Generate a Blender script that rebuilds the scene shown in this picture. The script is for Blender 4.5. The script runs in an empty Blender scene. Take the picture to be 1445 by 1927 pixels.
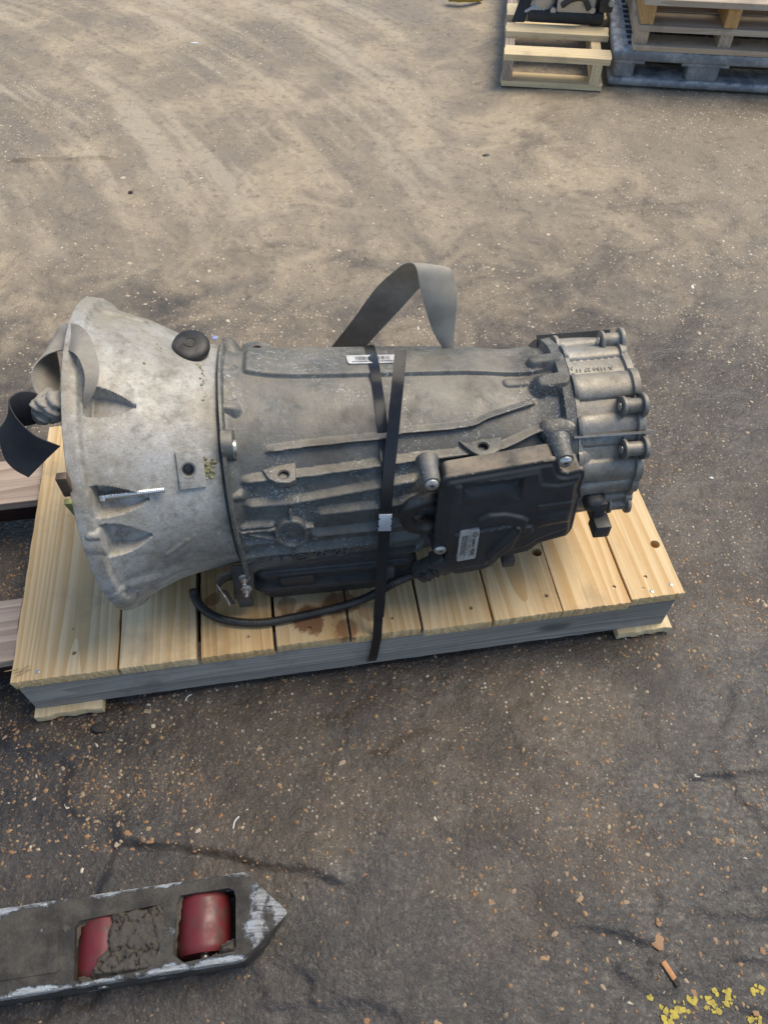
import bpy, bmesh, math, random
import numpy as np
from mathutils import Vector, Matrix
from mathutils.geometry import delaunay_2d_cdt

# ------------------------------------------------------------------ camera, sky, sun, exposure
scene = bpy.context.scene
CAM_H, PITCH, FPX, PW, PH = 1.27, math.radians(53), 1450.0, 1445.0, 1927.0
cam_data = bpy.data.cameras.new('camera'); cam = bpy.data.objects.new('camera', cam_data)
scene.collection.objects.link(cam); scene.camera = cam
cam.location = (0, 0, CAM_H); cam.rotation_euler = (math.pi/2-PITCH, 0, 0)
cam_data.sensor_width = 36; cam_data.lens = 36*FPX/PH; cam_data.clip_start = .02; cam_data.clip_end = 500

SUN_EL, SUN_AZ = math.radians(58), math.radians(62)      # azimuth clockwise from +Y
world = bpy.data.worlds.new('World'); scene.world = world; world.use_nodes = True
wn = world.node_tree; wn.nodes.clear()
sky = wn.nodes.new('ShaderNodeTexSky'); sky.sky_type = 'NISHITA'; sky.sun_disc = False
sky.sun_elevation = SUN_EL; sky.sun_rotation = SUN_AZ
bg = wn.nodes.new('ShaderNodeBackground'); bg.inputs['Strength'].default_value = .075
wo = wn.nodes.new('ShaderNodeOutputWorld')
wn.links.new(sky.outputs[0], bg.inputs[0]); wn.links.new(bg.outputs[0], wo.inputs[0])
sun_data = bpy.data.lights.new('sun', 'SUN'); sun_data.energy = 1.5; sun_data.angle = math.radians(40)
sun_data.color = (1, .88, .68)
sun = bpy.data.objects.new('sun', sun_data); scene.collection.objects.link(sun)
sdir = Vector((math.sin(SUN_AZ)*math.cos(SUN_EL), math.cos(SUN_AZ)*math.cos(SUN_EL), math.sin(SUN_EL)))
sun.rotation_euler = sdir.to_track_quat('Z', 'Y').to_euler(); sun.location = (3, 2, 5)
vs = scene.view_settings
vs.view_transform = 'Standard'; vs.look = 'None'; vs.gamma = 1; vs.use_curve_mapping = False
vs.exposure = 1.32

# ------------------------------------------------------------------ pixel -> place
Cc = np.array([0, 0, CAM_H]); Rr = np.array([1., 0, 0])
Ff = np.array([0, math.cos(PITCH), -math.sin(PITCH)]); Uu = np.array([0, math.sin(PITCH), math.cos(PITCH)])
def ray(px, py): return Rr*(px-PW/2)/FPX - Uu*(py-PH/2)/FPX + Ff
def onz(px, py, z):
    d = ray(px, py); return Cc + d*((z-CAM_H)/d[2])
def ony(px, py, y):
    d = ray(px, py); return Cc + d*(y/d[1])
ZT = .13                                                   # pallet deck height
YAW = math.radians(6.6); G0 = np.array([-.4175, .7868, .348])
AX = np.array([math.cos(YAW), math.sin(YAW), 0]); FR = np.array([math.sin(YAW), -math.cos(YAW), 0])
GH = G0[2]-ZT                                              # axis height above the deck
def to_ush(p): v = np.asarray(p)-G0; return np.stack([v@AX, v@FR, v[..., 2]], -1)
def ons(px, py, s):                                        # on plane front-offset = s  -> (u,s,h)
    d = ray(px, py); t = ((G0-Cc)@FR+s)/(d@FR); return to_ush(Cc+t*d)
def onu(px, py, u):
    d = ray(px, py); t = ((G0-Cc)@AX+u)/(d@AX); return to_ush(Cc+t*d)
def L(q): q = np.asarray(q, float); return np.stack([q[..., 0], -q[..., 1], q[..., 2]+GH], -1)   # (u,s,h) -> gearbox local
def LW(p): return L(to_ush(p))                             # world -> gearbox local

# ------------------------------------------------------------------ noise
def _h(ix, iy, iz, seed):
    n = (ix*374761393 + iy*668265263 + iz*2147483647 + seed*1274126177).astype(np.int64)
    n = (n ^ (n >> 13))*1274126177 & 0x7fffffff
    n = (n ^ (n >> 16)) & 0xffff
    return n/65535.0
def vnoise(p, seed=0):
    p = np.asarray(p, float); i = np.floor(p).astype(np.int64); f = p-i; f = f*f*(3-2*f); r = 0
    for dx in (0, 1):
        for dy in (0, 1):
            for dz in (0, 1):
                w = (f[..., 0] if dx else 1-f[..., 0])*(f[..., 1] if dy else 1-f[..., 1])*(f[..., 2] if dz else 1-f[..., 2])
                r = r + w*_h(i[..., 0]+dx, i[..., 1]+dy, i[..., 2]+dz, seed)
    return r*2-1
def fbm(p, oct=4, seed=0):
    r = 0; a = 1; t = 0
    for o in range(oct): r = r + a*vnoise(p*2**o, seed+o); t += a; a *= .5
    return r/t
def ss(x, a, b):
    t = np.clip((x-a)/(b-a), 0, 1); return t*t*(3-2*t)

# ------------------------------------------------------------------ object helpers
COL = scene.collection
def link(name, me, m=None, parent=None):
    o = bpy.data.objects.new(name, me); COL.objects.link(o)
    if m is not None and me is not None:
        me.materials.clear(); me.materials.append(m)
    if parent is not None: o.parent = parent
    return o
def tag(o, label=None, cat=None, group=None, kind=None):
    if label: o['label'] = label
    if cat: o['category'] = cat
    if group: o['group'] = group
    if kind: o['kind'] = kind
    return o
def empty(name, loc, rz=0, label=None, cat=None, group=None):
    o = bpy.data.objects.new(name, None); COL.objects.link(o); o.location = loc; o.rotation_euler = (0, 0, rz)
    o.empty_display_size = .05
    return tag(o, label, cat, group)
def smooth(me, ang=40):
    me.polygons.foreach_set('use_smooth', [True]*len(me.polygons))
    if ang is not None: me.set_sharp_from_angle(angle=math.radians(ang))
    return me
def from_np(name, V, Fs, ang=40):
    me = bpy.data.meshes.new(name)
    V = np.asarray(V, np.float32); Fs = np.asarray(Fs, np.int32)
    k = Fs.shape[1]
    me.vertices.add(len(V)); me.vertices.foreach_set('co', V.ravel())
    me.loops.add(Fs.size); me.loops.foreach_set('vertex_index', Fs.ravel())
    me.polygons.add(len(Fs)); me.polygons.foreach_set('loop_start', np.arange(0, Fs.size, k, dtype=np.int32))
    me.polygons.foreach_set('loop_total', np.full(len(Fs), k, np.int32))
    me.update(calc_edges=True); me.validate()
    return smooth(me, ang)
def grid(P, wrap=False, flip=False):
    n, m = P.shape[:2]; idx = np.arange(n*m).reshape(n, m)
    j1 = np.roll(idx, -1, 1) if wrap else None
    if wrap: a, b, c, d = idx[:-1], j1[:-1], j1[1:], idx[1:]
    else: a, b, c, d = idx[:-1, :-1], idx[:-1, 1:], idx[1:, 1:], idx[1:, :-1]
    Fq = np.stack([a, b, c, d], -1).reshape(-1, 4)
    return P.reshape(-1, 3), Fq[:, ::-1] if flip else Fq
class MB:
    """collects shapes into one mesh"""
    def __init__(s): s.bm = bmesh.new()
    def box(s, c, d, bev=0, M=None, seg=2):
        r = bmesh.ops.create_cube(s.bm, size=1); vs_ = r['verts']
        for v in vs_: v.co = Vector((v.co.x*d[0]+c[0], v.co.y*d[1]+c[1], v.co.z*d[2]+c[2]))
        if bev:
            es = list({e for v in vs_ for e in v.link_edges})
            q = bmesh.ops.bevel(s.bm, geom=es, offset=bev, segments=seg, affect='EDGES', profile=.5)
            vs_ = list({v for f in q['faces'] for v in f.verts} | {v for v in vs_ if v.is_valid})
        if M is not None: bmesh.ops.transform(s.bm, matrix=M, verts=vs_)
        return s
    def lathe(s, prof, M=None, n=24, cap=True):
        """prof: list of (r,z)"""
        rings = []
        for r, z in prof:
            rings.append([s.bm.verts.new((r*math.cos(2*math.pi*k/n), r*math.sin(2*math.pi*k/n), z)) for k in range(n)])
        for A, B in zip(rings[:-1], rings[1:]):
            for k in range(n): s.bm.faces.new((A[k], A[(k+1) % n], B[(k+1) % n], B[k]))
        if cap:
            s.bm.faces.new(rings[0][::-1]); s.bm.faces.new(rings[-1])
        if M is not None: bmesh.ops.transform(s.bm, matrix=M, verts=[v for r in rings for v in r])
        return s
    def tube(s, pts, r, n=12, cap=True):
        pts = [Vector(p) for p in pts]; rs = r if hasattr(r, '__len__') else [r]*len(pts)
        T = [(pts[min(i+1, len(pts)-1)]-pts[max(i-1, 0)]).normalized() for i in range(len(pts))]
        ref = Vector((0, 0, 1)) if abs(T[0].z) < .9 else Vector((1, 0, 0))
        N = (ref-T[0]*ref.dot(T[0])).normalized(); rings = []
        for p, t, rr in zip(pts, T, rs):
            N = (N-t*N.dot(t)).normalized(); B = t.cross(N)
            rings.append([s.bm.verts.new(p+rr*(N*math.cos(2*math.pi*k/n)+B*math.sin(2*math.pi*k/n))) for k in range(n)])
        for A, Bq in zip(rings[:-1], rings[1:]):
            for k in range(n): s.bm.faces.new((A[k], A[(k+1) % n], Bq[(k+1) % n], Bq[k]))
        if cap: s.bm.faces.new(rings[0][::-1]); s.bm.faces.new(rings[-1])
        return s
    def prism(s, poly, vec, bev=0, seg=2):
        """poly: list of 3D points (planar), extruded along vec"""
        a = [s.bm.verts.new(Vector(p)) for p in poly]; v = Vector(vec)
        b = [s.bm.verts.new(Vector(p)+v) for p in poly]; n = len(a)
        fs = [s.bm.faces.new(a), s.bm.faces.new(b[::-1])]
        for k in range(n): fs.append(s.bm.faces.new((a[k], b[k], b[(k+1) % n], a[(k+1) % n])))
        bmesh.ops.recalc_face_normals(s.bm, faces=fs)
        if bev:
            es = list(fs[1].edges)+list(fs[0].edges)
            bmesh.ops.bevel(s.bm, geom=es, offset=bev, segments=seg, affect='EDGES', profile=.5)
        return s
    def jitter(s, amp, scale, seed=0):
        s.bm.normal_update()
        for v in s.bm.verts:
            k = fbm(np.array([[v.co.x, v.co.y, v.co.z]])*scale, 3, seed)[0]*amp; v.co += v.normal*k
        return s
    def mesh(s, name='m', ang=40):
        bmesh.ops.recalc_face_normals(s.bm, faces=s.bm.faces[:])
        me = bpy.data.meshes.new(name); s.bm.to_mesh(me); s.bm.free()
        return smooth(me, ang)
    def build(s, name, m, parent=None, ang=40): return link(name, s.mesh(name, ang), m, parent)
def cut(o, cutters, op='DIFFERENCE'):
    for c in cutters:
        md = o.modifiers.new('b', 'BOOLEAN'); md.operation = op; md.solver = 'EXACT'; md.object = c
    dg = bpy.context.evaluated_depsgraph_get()
    me = bpy.data.meshes.new_from_object(o.evaluated_get(dg)); old = o.data
    o.modifiers.clear(); o.data = me; bpy.data.meshes.remove(old)
    for c in cutters: d = c.data; bpy.data.objects.remove(c); bpy.data.meshes.remove(d)
    smooth(me, 40); return o
def frame(o, z, x=None):
    """matrix with local z along z"""
    z = Vector(z).normalized(); x = Vector(x) if x is not None else (Vector((1, 0, 0)) if abs(z.x) < .9 else Vector((0, 1, 0)))
    x = (x-z*x.dot(z)).normalized(); y = z.cross(x)
    M = Matrix((x, y, z)).transposed().to_4x4(); M.translation = Vector(o); return M
def catmull(P, n):
    P = np.asarray(P, float); Q = np.vstack([2*P[0]-P[1], P, 2*P[-1]-P[-2]]); out = []
    m = len(P)-1
    for t in np.linspace(0, m, n):
        i = min(int(t), m-1); f = t-i; a, b, c, d = Q[i:i+4]
        out.append(.5*((2*b)+(-a+c)*f+(2*a-5*b+4*c-d)*f*f+(-a+3*b-3*c+d)*f**3))
    return np.array(out)
def ribbon(A, B, th, n=60, m=10, curl=0, smoothp=True):
    """thin strip between two edge polylines, with real thickness"""
    A = catmull(A, n) if smoothp else np.asarray(A, float); B = catmull(B, n) if smoothp else np.asarray(B, float); n = len(A)
    t = np.linspace(0, 1, m)[None, :, None]
    P = A[:, None]*(1-t)+B[:, None]*t
    du = np.gradient(P, axis=0); dv = np.gradient(P, axis=1); N = np.cross(du, dv)
    N /= np.linalg.norm(N, axis=-1, keepdims=True)+1e-9
    if curl: P = P+N*curl*(4*t*(1-t))
    T, Bt = P+N*th/2, P-N*th/2
    ring = np.concatenate([T, Bt[:, ::-1]], 1)
    V, Fq = grid(ring, wrap=True); Fq = Fq.tolist()
    k = 2*m
    me = bpy.data.meshes.new('ribbon')
    me.from_pydata(V.tolist(), [], Fq+[list(range(k))[::-1], [(n-1)*k+i for i in range(k)]])
    me.update(); bm = bmesh.new(); bm.from_mesh(me); bmesh.ops.recalc_face_normals(bm, faces=bm.faces[:]); bm.to_mesh(me); bm.free()
    return smooth(me, 60)

# ------------------------------------------------------------------ material helpers
class Mat:
    def __init__(s, name, rough=.6, metal=0, col=(.5, .5, .5), spec=.5):
        s.m = bpy.data.materials.new(name); s.m.use_nodes = True; s.t = s.m.node_tree; s.b = s.t.nodes['Principled BSDF']
        s.set('Roughness', rough); s.set('Metallic', metal); s.set('Base Color', (*col, 1)); s.set('Specular IOR Level', spec)
    def set(s, k, v):
        if hasattr(v, 'is_linked'): s.t.links.new(v, s.b.inputs[k])
        else: s.b.inputs[k].default_value = v
    def n(s, typ, attrs=None, **inp):
        nd = s.t.nodes.new('ShaderNode'+typ)
        for k, v in (attrs or {}).items(): setattr(nd, k, v)
        for k, v in inp.items():
            k = k.replace('_', ' '); sk = nd.inputs[int(k[1:])] if k[0] == 'i' and k[1:].isdigit() else nd.inputs[k]
            if hasattr(v, 'is_linked'): s.t.links.new(v, sk)
            else: sk.default_value = v
        return nd
    def co(s, which='Object', scale=(1, 1, 1), rnd=0, rot=(0, 0, 0)):
        v = s.n('TexCoord').outputs[which]
        if rnd:
            r = s.n('ObjectInfo').outputs['Random']; k = s.n('Math', dict(operation='MULTIPLY'), i0=r, i1=rnd).outputs[0]
            v = s.n('VectorMath', dict(operation='ADD'), i0=v, i1=k).outputs[0]
        return s.n('Mapping', Vector=v, Scale=scale, Rotation=rot).outputs[0]
    def noise(s, v, sc, det=4, ro=.55, dist=0):
        return s.n('TexNoise', Vector=v, Scale=sc, Detail=det, Roughness=ro, Distortion=dist).outputs['Fac']
    def voro(s, v, sc, out='Distance', feat='F1', rnd=1):
        return s.n('TexVoronoi', dict(feature=feat), Vector=v, Scale=sc, Randomness=rnd).outputs[out]
    def rng(s, f, a, b, lo=0, hi=1, sm=True):
        return s.n('MapRange', dict(interpolation_type='SMOOTHSTEP' if sm else 'LINEAR'), Value=f, From_Min=a, From_Max=b, To_Min=lo, To_Max=hi).outputs[0]
    def ramp(s, f, stops, mode='LINEAR'):
        r = s.n('ValToRGB', Fac=f); e = r.color_ramp.elements; r.color_ramp.interpolation = mode
        while len(e) < len(stops): e.new(.5)
        for k, (p, c) in zip(e, stops): k.position = p; k.color = (*c, 1)
        return r.outputs['Color']
    def mix(s, f, a, b, mode='MIX'):
        nd = s.n('Mix', dict(data_type='RGBA', blend_type=mode))
        for k, v in ((0, f), (6, a), (7, b)):
            if hasattr(v, 'is_linked'): s.t.links.new(v, nd.inputs[k])
            elif k == 0: nd.inputs[0].default_value = v
            else: nd.inputs[k].default_value = (*v, 1)
        return nd.outputs[2]
    def math(s, op, a, b=0.0):
        return s.n('Math', dict(operation=op), i0=a, i1=b).outputs[0]
    def up(s, a=.2, b=.9):
        z = s.n('SeparateXYZ', Vector=s.n('NewGeometry').outputs['Normal']).outputs[2]
        return s.rng(z, a, b)
    def bump(s, h, strength=.3, dist=.002, nrm=None):
        k = dict(Height=h, Strength=strength, Distance=dist)
        if nrm is not None: k['Normal'] = nrm
        return s.n('Bump', **k).outputs[0]

def wood(name, c1, c2, c3, rough=.7, grey=None, dirt=.3, ring=17, dark=(.16, .09, .04), stain=0, grain=130):
    m = Mat(name, rough, spec=.3)
    v = m.co('Object', (1, .06, 1), rnd=37, rot=(0, .5, 0))
    w = m.noise(v, 5, 3, .5); 
    vd = m.n('VectorMath', dict(operation='ADD'), i0=v, i1=m.n('VectorMath', dict(operation='SCALE'), i0=m.n('TexNoise', Vector=v, Scale=6, Detail=2).outputs['Color'], Scale=.34).outputs[0]).outputs[0]
    rings = m.n('TexWave', dict(wave_type='BANDS', bands_direction='X', wave_profile='SAW'), Vector=vd, Scale=ring, Distortion=3.5, Detail=3, Detail_Scale=.8).outputs['Fac']
    fine = m.noise(m.co('Object', (1, .025, 1), rnd=37), 420, 3, .6)
    c = m.mix(m.rng(rings, .0, 1), c1, c2)
    c = m.mix(m.rng(w, .45, .75), c, c3)
    c = m.mix(m.rng(fine, .5, .8, 0, .45), c, c2)
    gr2 = m.noise(m.co('Object', (1, .018, 1), rnd=53), grain, 5, .7); c = m.mix(m.rng(gr2, .50, .64, 0, .75), c, c2); c = m.mix(m.rng(gr2, .46, .34, 0, .4), c, c3)
    # knots
    kv = m.voro(m.co('Object', (1, .45, 1), rnd=37), 5.2); c = m.mix(m.rng(kv, .10, .045, 0, .8), c, dark)
    sp = m.noise(m.co('Object', (1, 1, 1), rnd=11), 9, 6, .65)
    c = m.mix(m.rng(sp, .52, .75, 0, dirt), c, (.20, .17, .13) if grey is None else grey)
    if stain:
        pos = m.n('NewGeometry').outputs['Position']; nz = m.noise(pos, 22, 5, .65)
        for (px, py), rd, am in (((578, 1166), .030, 1), ((650, 1180), .026, .8), ((640, 1140), .03, .8), ((540, 1140), .02, .6), ((402, 1128), .014, .7), ((695, 1150), .02, .5)):
            wq = onz(px, py, ZT); dd = m.n('VectorMath', dict(operation='DISTANCE'), i0=pos, i1=tuple(wq)).outputs['Value']
            k_ = m.math('SUBTRACT', dd, m.math('MULTIPLY', m.math('SUBTRACT', nz, .5), rd*1.9)); c = m.mix(m.rng(k_, rd, rd*.72, 0, stain*am), c, (.17, .058, .02))
    rv = m.n('ObjectInfo').outputs['Random']
    c = m.mix(1.0, c, m.ramp(rv, [(0, (.86, .84, .82)), (.5, (1, 1, 1)), (1, (1.0, .93, .84))]), 'MULTIPLY')
    m.set('Base Color', c)
    hh = m.math('ADD', m.math('ADD', fine, m.math('MULTIPLY', gr2, 1.2)), m.math('MULTIPLY', rings, .5))
    m.set('Normal', m.bump(hh, .35, .0012, m.bump(m.noise(m.co('Object', (1, .2, 1)), 60, 4), .3, .002)))
    return m.m
M_PINE = wood('pine_wood', (.68, .52, .30), (.54, .355, .16), (.74, .60, .38), .62, dirt=.42)
M_PINE_ST = wood('pine_wood_stained', (.65, .49, .27), (.51, .325, .14), (.69, .54, .33), .6, dirt=.42, stain=.85)
M_GREYWOOD = wood('weathered_wood', (.38, .35, .305), (.22, .20, .172), (.48, .45, .40), .85, grey=(.15, .13, .11), dirt=.6, dark=(.1, .09, .08), ring=40, grain=48)
M_PALEWOOD = wood('pale_worn_wood', (.47, .38, .30), (.30, .225, .18), (.56, .47, .39), .5, grey=(.16, .12, .12), dirt=.8)
M_OLDWOOD = wood('old_wood', (.55, .46, .35), (.42, .33, .24), (.62, .54, .43), .8, grey=(.22, .19, .16), dirt=.6)
M_LIGHTWOOD = wood('light_wood', (.74, .62, .39), (.62, .48, .27), (.78, .67, .46), .7, dirt=.35)
M_ORANGEWOOD = wood('orange_wood', (.60, .38, .16), (.50, .29, .11), (.64, .44, .22), .7, dirt=.25)

def cast(name, base, light, dark, dust, dustamt, rough=.5, metal=.55, specks=0, grain=.35, sc=1.0, oil=0, mott=0):
    m = Mat(name, rough, metal, spec=.4)
    v = m.co('Object')
    big = m.noise(v, 7*sc, 5, .6); med = m.noise(v, 34*sc, 6, .7); fine = m.noise(v, 420, 3, .6)
    c = m.mix(m.rng(big, .35, .68), base, light)
    c = m.mix(m.rng(med, .50, .72, 0, .6), c, dark)
    spot = m.noise(v, 150, 4, .75); c = m.mix(m.rng(spot, .58, .72, 0, .55), c, dark)
    c = m.mix(m.rng(fine, .45, .75, 0, .35), c, dark)
    if mott:
        mo = m.noise(v, 62, 7, .78); c = m.mix(m.rng(mo, .50, .62, 0, mott*.6), c, dark); c = m.mix(m.rng(mo, .46, .36, 0, mott*.5), c, tuple(min(x*1.25, 1) for x in light))
    d = m.math('MULTIPLY', m.up(.58, 1.0), m.rng(m.noise(v, 11, 6, .7), .3, .66)); d = m.math('MULTIPLY', d, dustamt)
    c = m.mix(d, c, dust)
    gr = m.math('MULTIPLY', m.rng(m.noise(v, 5.2, 6, .65), .52, .7), oil) if oil else None
    if oil: c = m.mix(gr, c, (.055, .045, .035))
    mt = m.math('MULTIPLY', m.math('SUBTRACT', 1.0, d), metal)
    if specks:
        n8 = m.n('TexNoise', Vector=v, Scale=170, Detail=5, Roughness=.8, Distortion=1.5).outputs['Fac']
        s_ = m.math('MULTIPLY', m.rng(n8, .565, .62), m.rng(m.noise(v, 13, 4), .42, .60, 0, specks*.75))
        c = m.mix(s_, c, (.62, .63, .62)); 
    m.set('Base Color', c); m.set('Metallic', mt)
    m.set('Roughness', m.rng(med, .3, .7, rough-.1, rough+.16))
    hh = m.math('ADD', m.math('MULTIPLY', fine, .6), m.math('MULTIPLY', spot, .8))
    m.set('Normal', m.bump(hh, grain, .0012))
    return m.m
M_BELL = cast('bell_aluminium', (.28, .26, .22), (.47, .47, .455), (.14, .125, .102), (.33, .28, .20), .6, .56, .3, oil=.45, grain=.5, mott=.65)
M_CASE = cast('case_aluminium', (.100, .103, .097), (.150, .156, .150), (.045, .045, .042), (.28, .245, .19), .72, .5, .25, specks=1, oil=.6, mott=.5, grain=.6)
M_TAIL = cast('tail_aluminium', (.235, .222, .195), (.33, .325, .305), (.11, .10, .085), (.30, .255, .185), .6, .46, .4, oil=.5, mott=.6, grain=.5)
M_DARKCAST = cast('dark_cast_metal', (.05, .05, .052), (.075, .075, .075), (.025, .025, .025), (.16, .14, .11), .5, .5, .2)
M_PAN = cast('oil_pan_black', (.028, .029, .031), (.05, .05, .052), (.014, .014, .014), (.13, .115, .09), .45, .42, .1, oil=.4)
M_PLASTIC = cast('black_plastic', (.028, .029, .031), (.044, .045, .047), (.017, .017, .018), (.31, .25, .175), .95, .42, 0, grain=.12, oil=0)
M_STEEL = cast('bolt_steel', (.55, .54, .50), (.62, .61, .58), (.25, .23, .2), (.4, .35, .28), .2, .35, .9, grain=.1)
M_ZINC = cast('zinc_plated', (.72, .74, .77), (.8, .82, .84), (.42, .43, .45), (.5, .5, .48), .05, .22, .95, grain=.05)
M_SEAL = cast('crimp_seal_zinc', (.50, .56, .62), (.66, .70, .74), (.30, .34, .38), (.5, .5, .48), .05, .42, .5, grain=.15)
FORK_W, FORK_X = .113, .335                                # fork width and where its nose begins, in the fork's own frame
def simple(name, c, rough=.5, metal=0, var=.25, sc=40, bump_=.2, spec=.5, dust=0):
    m = Mat(name, rough, metal, spec=spec); v = m.co('Object')
    n1 = m.noise(v, sc, 5, .6); cc = m.mix(m.rng(n1, .35, .7), c, tuple(x*(1-var) for x in c))
    if dust: cc = m.mix(m.math('MULTIPLY', m.up(.2, .95), m.rng(m.noise(v, 18, 5), .35, .65, 0, dust)), cc, (.30, .26, .2))
    m.set('Base Color', cc); m.set('Normal', m.bump(m.noise(v, sc*8, 3), bump_, .001)); return m.m
M_RUBBER = simple('black_rubber', (.022, .021, .02), .55, dust=.5)
M_CONDUIT = simple('black_conduit', (.016, .016, .018), .38, dust=.15)
M_PAPER = simple('label_paper', (.62, .62, .60), .5, var=.3, sc=60)
M_LABEL = simple('silver_label', (.50, .50, .47), .38, .2, var=.25, sc=70)
M_INK = simple('black_ink', (.03, .03, .03), .5)
M_CASTINK = simple('cast_lettering', (.12, .11, .095), .6)
M_SEALANT = simple('yellow_sealant', (.36, .33, .17), .75, var=.5, sc=160)
M_BRASS = simple('olive_tab', (.22, .23, .09), .5, .3)
M_BROWNTAB = simple('brown_tab', (.13, .09, .065), .5, .3)
M_REDMARK = simple('red_paint', (.22, .02, .02), .5)
M_DARKRED = simple('dark_red_board', (.028, .012, .012), .5)
def webbing(name, c1, c2, light):
    m = Mat(name, .75, spec=.25); v = m.co('UV'); 
    w = m.n('TexWave', dict(wave_type='BANDS', bands_direction='Y'), Vector=v, Scale=60, Distortion=.6).outputs['Fac']
    o = m.co('Object'); c = m.mix(m.rng(m.noise(o, 16, 5, .65), .35, .68), c1, c2)
    c = m.mix(m.rng(m.noise(o, 9, 5, .7), .55, .72, 0, .6), c, light)
    m.set('Base Color', c)
    fine = m.n('TexWave', dict(wave_type='BANDS', bands_direction='DIAGONAL'), Vector=o, Scale=150, Distortion=.8).outputs['Fac']; m.set('Base Color', m.mix(m.rng(fine, .2, .8, 0, .10), c, tuple(x*.55 for x in c2)))
    m.set('Normal', m.bump(fine, .35, .0006)); return m.m
M_WEB = webbing('grey_webbing', (.33, .305, .26), (.23, .205, .17), (.46, .44, .40))
M_WEBDARK = webbing('dark_webbing', (.045, .045, .05), (.028, .028, .032), (.07, .068, .066))
M_BAND = Mat('black_strapping', .28, 0, (.012, .012, .013)); 
_v = M_BAND.co('Object'); _w = M_BAND.n('TexWave', dict(wave_type='BANDS', bands_direction='DIAGONAL'), Vector=_v, Scale=150, Distortion=.3).outputs['Fac']
M_BAND.set('Normal', M_BAND.bump(_w, .25, .0005)); M_BAND.set('Roughness', M_BAND.rng(M_BAND.noise(_v, 40), .3, .7, .12, .3)); M_BAND = M_BAND.m
M_RED = Mat('red_roller', .34, 0, (.2, .02, .025)); _v = M_RED.co('Object')
M_RED.set('Base Color', M_RED.mix(M_RED.rng(M_RED.noise(_v, 38, 8, .8), .46, .66, 0, .9), (.13, .016, .02), (.06, .034, .028)))
M_RED.set('Roughness', M_RED.rng(M_RED.noise(_v, 60, 4),   .3, .7, .36, .62)); M_RED.set('Normal', M_RED.bump(M_RED.noise(_v, 90, 4), .12, .001)); M_RED = M_RED.m
# fork: worn steel under caked mud, rubbed bright along its edges and nose
_m = Mat('worn_fork_steel', .4, .8, (.45, .45, .46)); _v = _m.co('Object'); _X = _m.n('SeparateXYZ', Vector=_v)
_e = _m.math('MAXIMUM', _m.rng(_X.outputs[1], .014, .002), _m.rng(_X.outputs[1], FORK_W-.016, FORK_W-.002)); _ns = _m.rng(_X.outputs[0], FORK_X-.02, FORK_X+.012)
_e = _m.math('MAXIMUM', _m.math('MULTIPLY', _e, _m.rng(_X.outputs[2], .05, .068)), _m.math('MULTIPLY', _ns, _m.rng(_m.n('SeparateXYZ', Vector=_m.n('NewGeometry').outputs['Normal']).outputs[2], .15, .4))); _n = _m.math('ADD', _m.noise(_v, 16, 7, .7), _m.math('MULTIPLY', _e, .22)); _f = _m.rng(_n, .695, .62); _st = _m.noise(_m.co('Object', (1, 14, 1)), 26, 4, .7)
_steel = _m.mix(_m.rng(_st, .42, .7), (.62, .63, .64), (.20, .195, .19))
_m.set('Base Color', _m.mix(_f, _steel, _m.mix(_m.rng(_m.noise(_v, 24, 6, .7), .35, .65), (.036, .031, .026), (.095, .084, .068))))
_m.set('Metallic', _m.rng(_f, 0, 1, .75, 0)); _m.set('Roughness', _m.rng(_f, 0, 1, .34, .62))
_m.set('Normal', _m.bump(_m.math('ADD', _m.math('MULTIPLY', _f, 1.0), _m.noise(_v, 75, 7, .8)), 1.0, .006)); M_FORK = _m.m
def mudmat(name, a, b, rough):
    m = Mat(name, rough, spec=.4); v = m.co('Object'); n1 = m.noise(v, 45, 6, .7)
    m.set('Base Color', m.mix(n1, a, b)); m.set('Normal', m.bump(m.noise(v, 160, 6, .75), .9, .004)); return m.m
M_MUD = mudmat('caked_mud', (.05, .043, .035), (.105, .092, .075), .62)
M_CLOD = mudmat('dark_mud', (.03, .026, .022), (.07, .06, .05), .7)
_m = Mat('blue_black_plastic', .45, 0, (.07, .08, .1)); _v = _m.co('Object')
_c = _m.mix(_m.rng(_m.noise(_v, 16, 6, .7), .4, .65), (.16, .175, .19), (.31, .325, .335))
_c = _m.mix(_m.math('MULTIPLY', _m.up(.2, .9), _m.rng(_m.noise(_v, 30, 6, .7), .4, .6, 0, .8)), _c, (.52, .51, .48))
_m.set('Base Color', _c); _m.set('Normal', _m.bump(_m.noise(_v, 80, 5), .3, .003)); M_PPAL = _m.m

# ground: muddy concrete, dry and pale further out, damp and dark close by
_m = Mat('muddy_concrete', .6, 0, spec=.5); g = _m; _v = g.co('Object')
X = g.n('SeparateXYZ', Vector=_v); gx, gy = X.outputs[0], X.outputs[1]
nb = g.noise(_v, 1.3, 5, .6, .6); nm = g.noise(_v, 5.5, 7, .65, .8); nf = g.noise(_v, 38, 6, .7); nff = g.noise(_v, 210, 4, .7)
drys = g.math('ADD', g.math('SUBTRACT', g.rng(gy, .55, 2.5, 0, 1), g.math('MULTIPLY', gx, .14)), g.math('MULTIPLY', g.math('SUBTRACT', nb, .5), 1.5))
drys = g.math('ADD', drys, g.math('MULTIPLY', g.math('SUBTRACT', nm, .5), .9)); dry = g.rng(drys, .12, 1.0)
wetc = g.mix(g.rng(nm, .38, .66), (.052, .041, .031), (.088, .069, .051))
dryc = g.mix(g.rng(nm, .36, .64), (.285, .228, .155), (.415, .338, .232)); dryc = g.mix(g.rng(nb, .42, .62, 0, .75), dryc, (.205, .172, .13))
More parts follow.
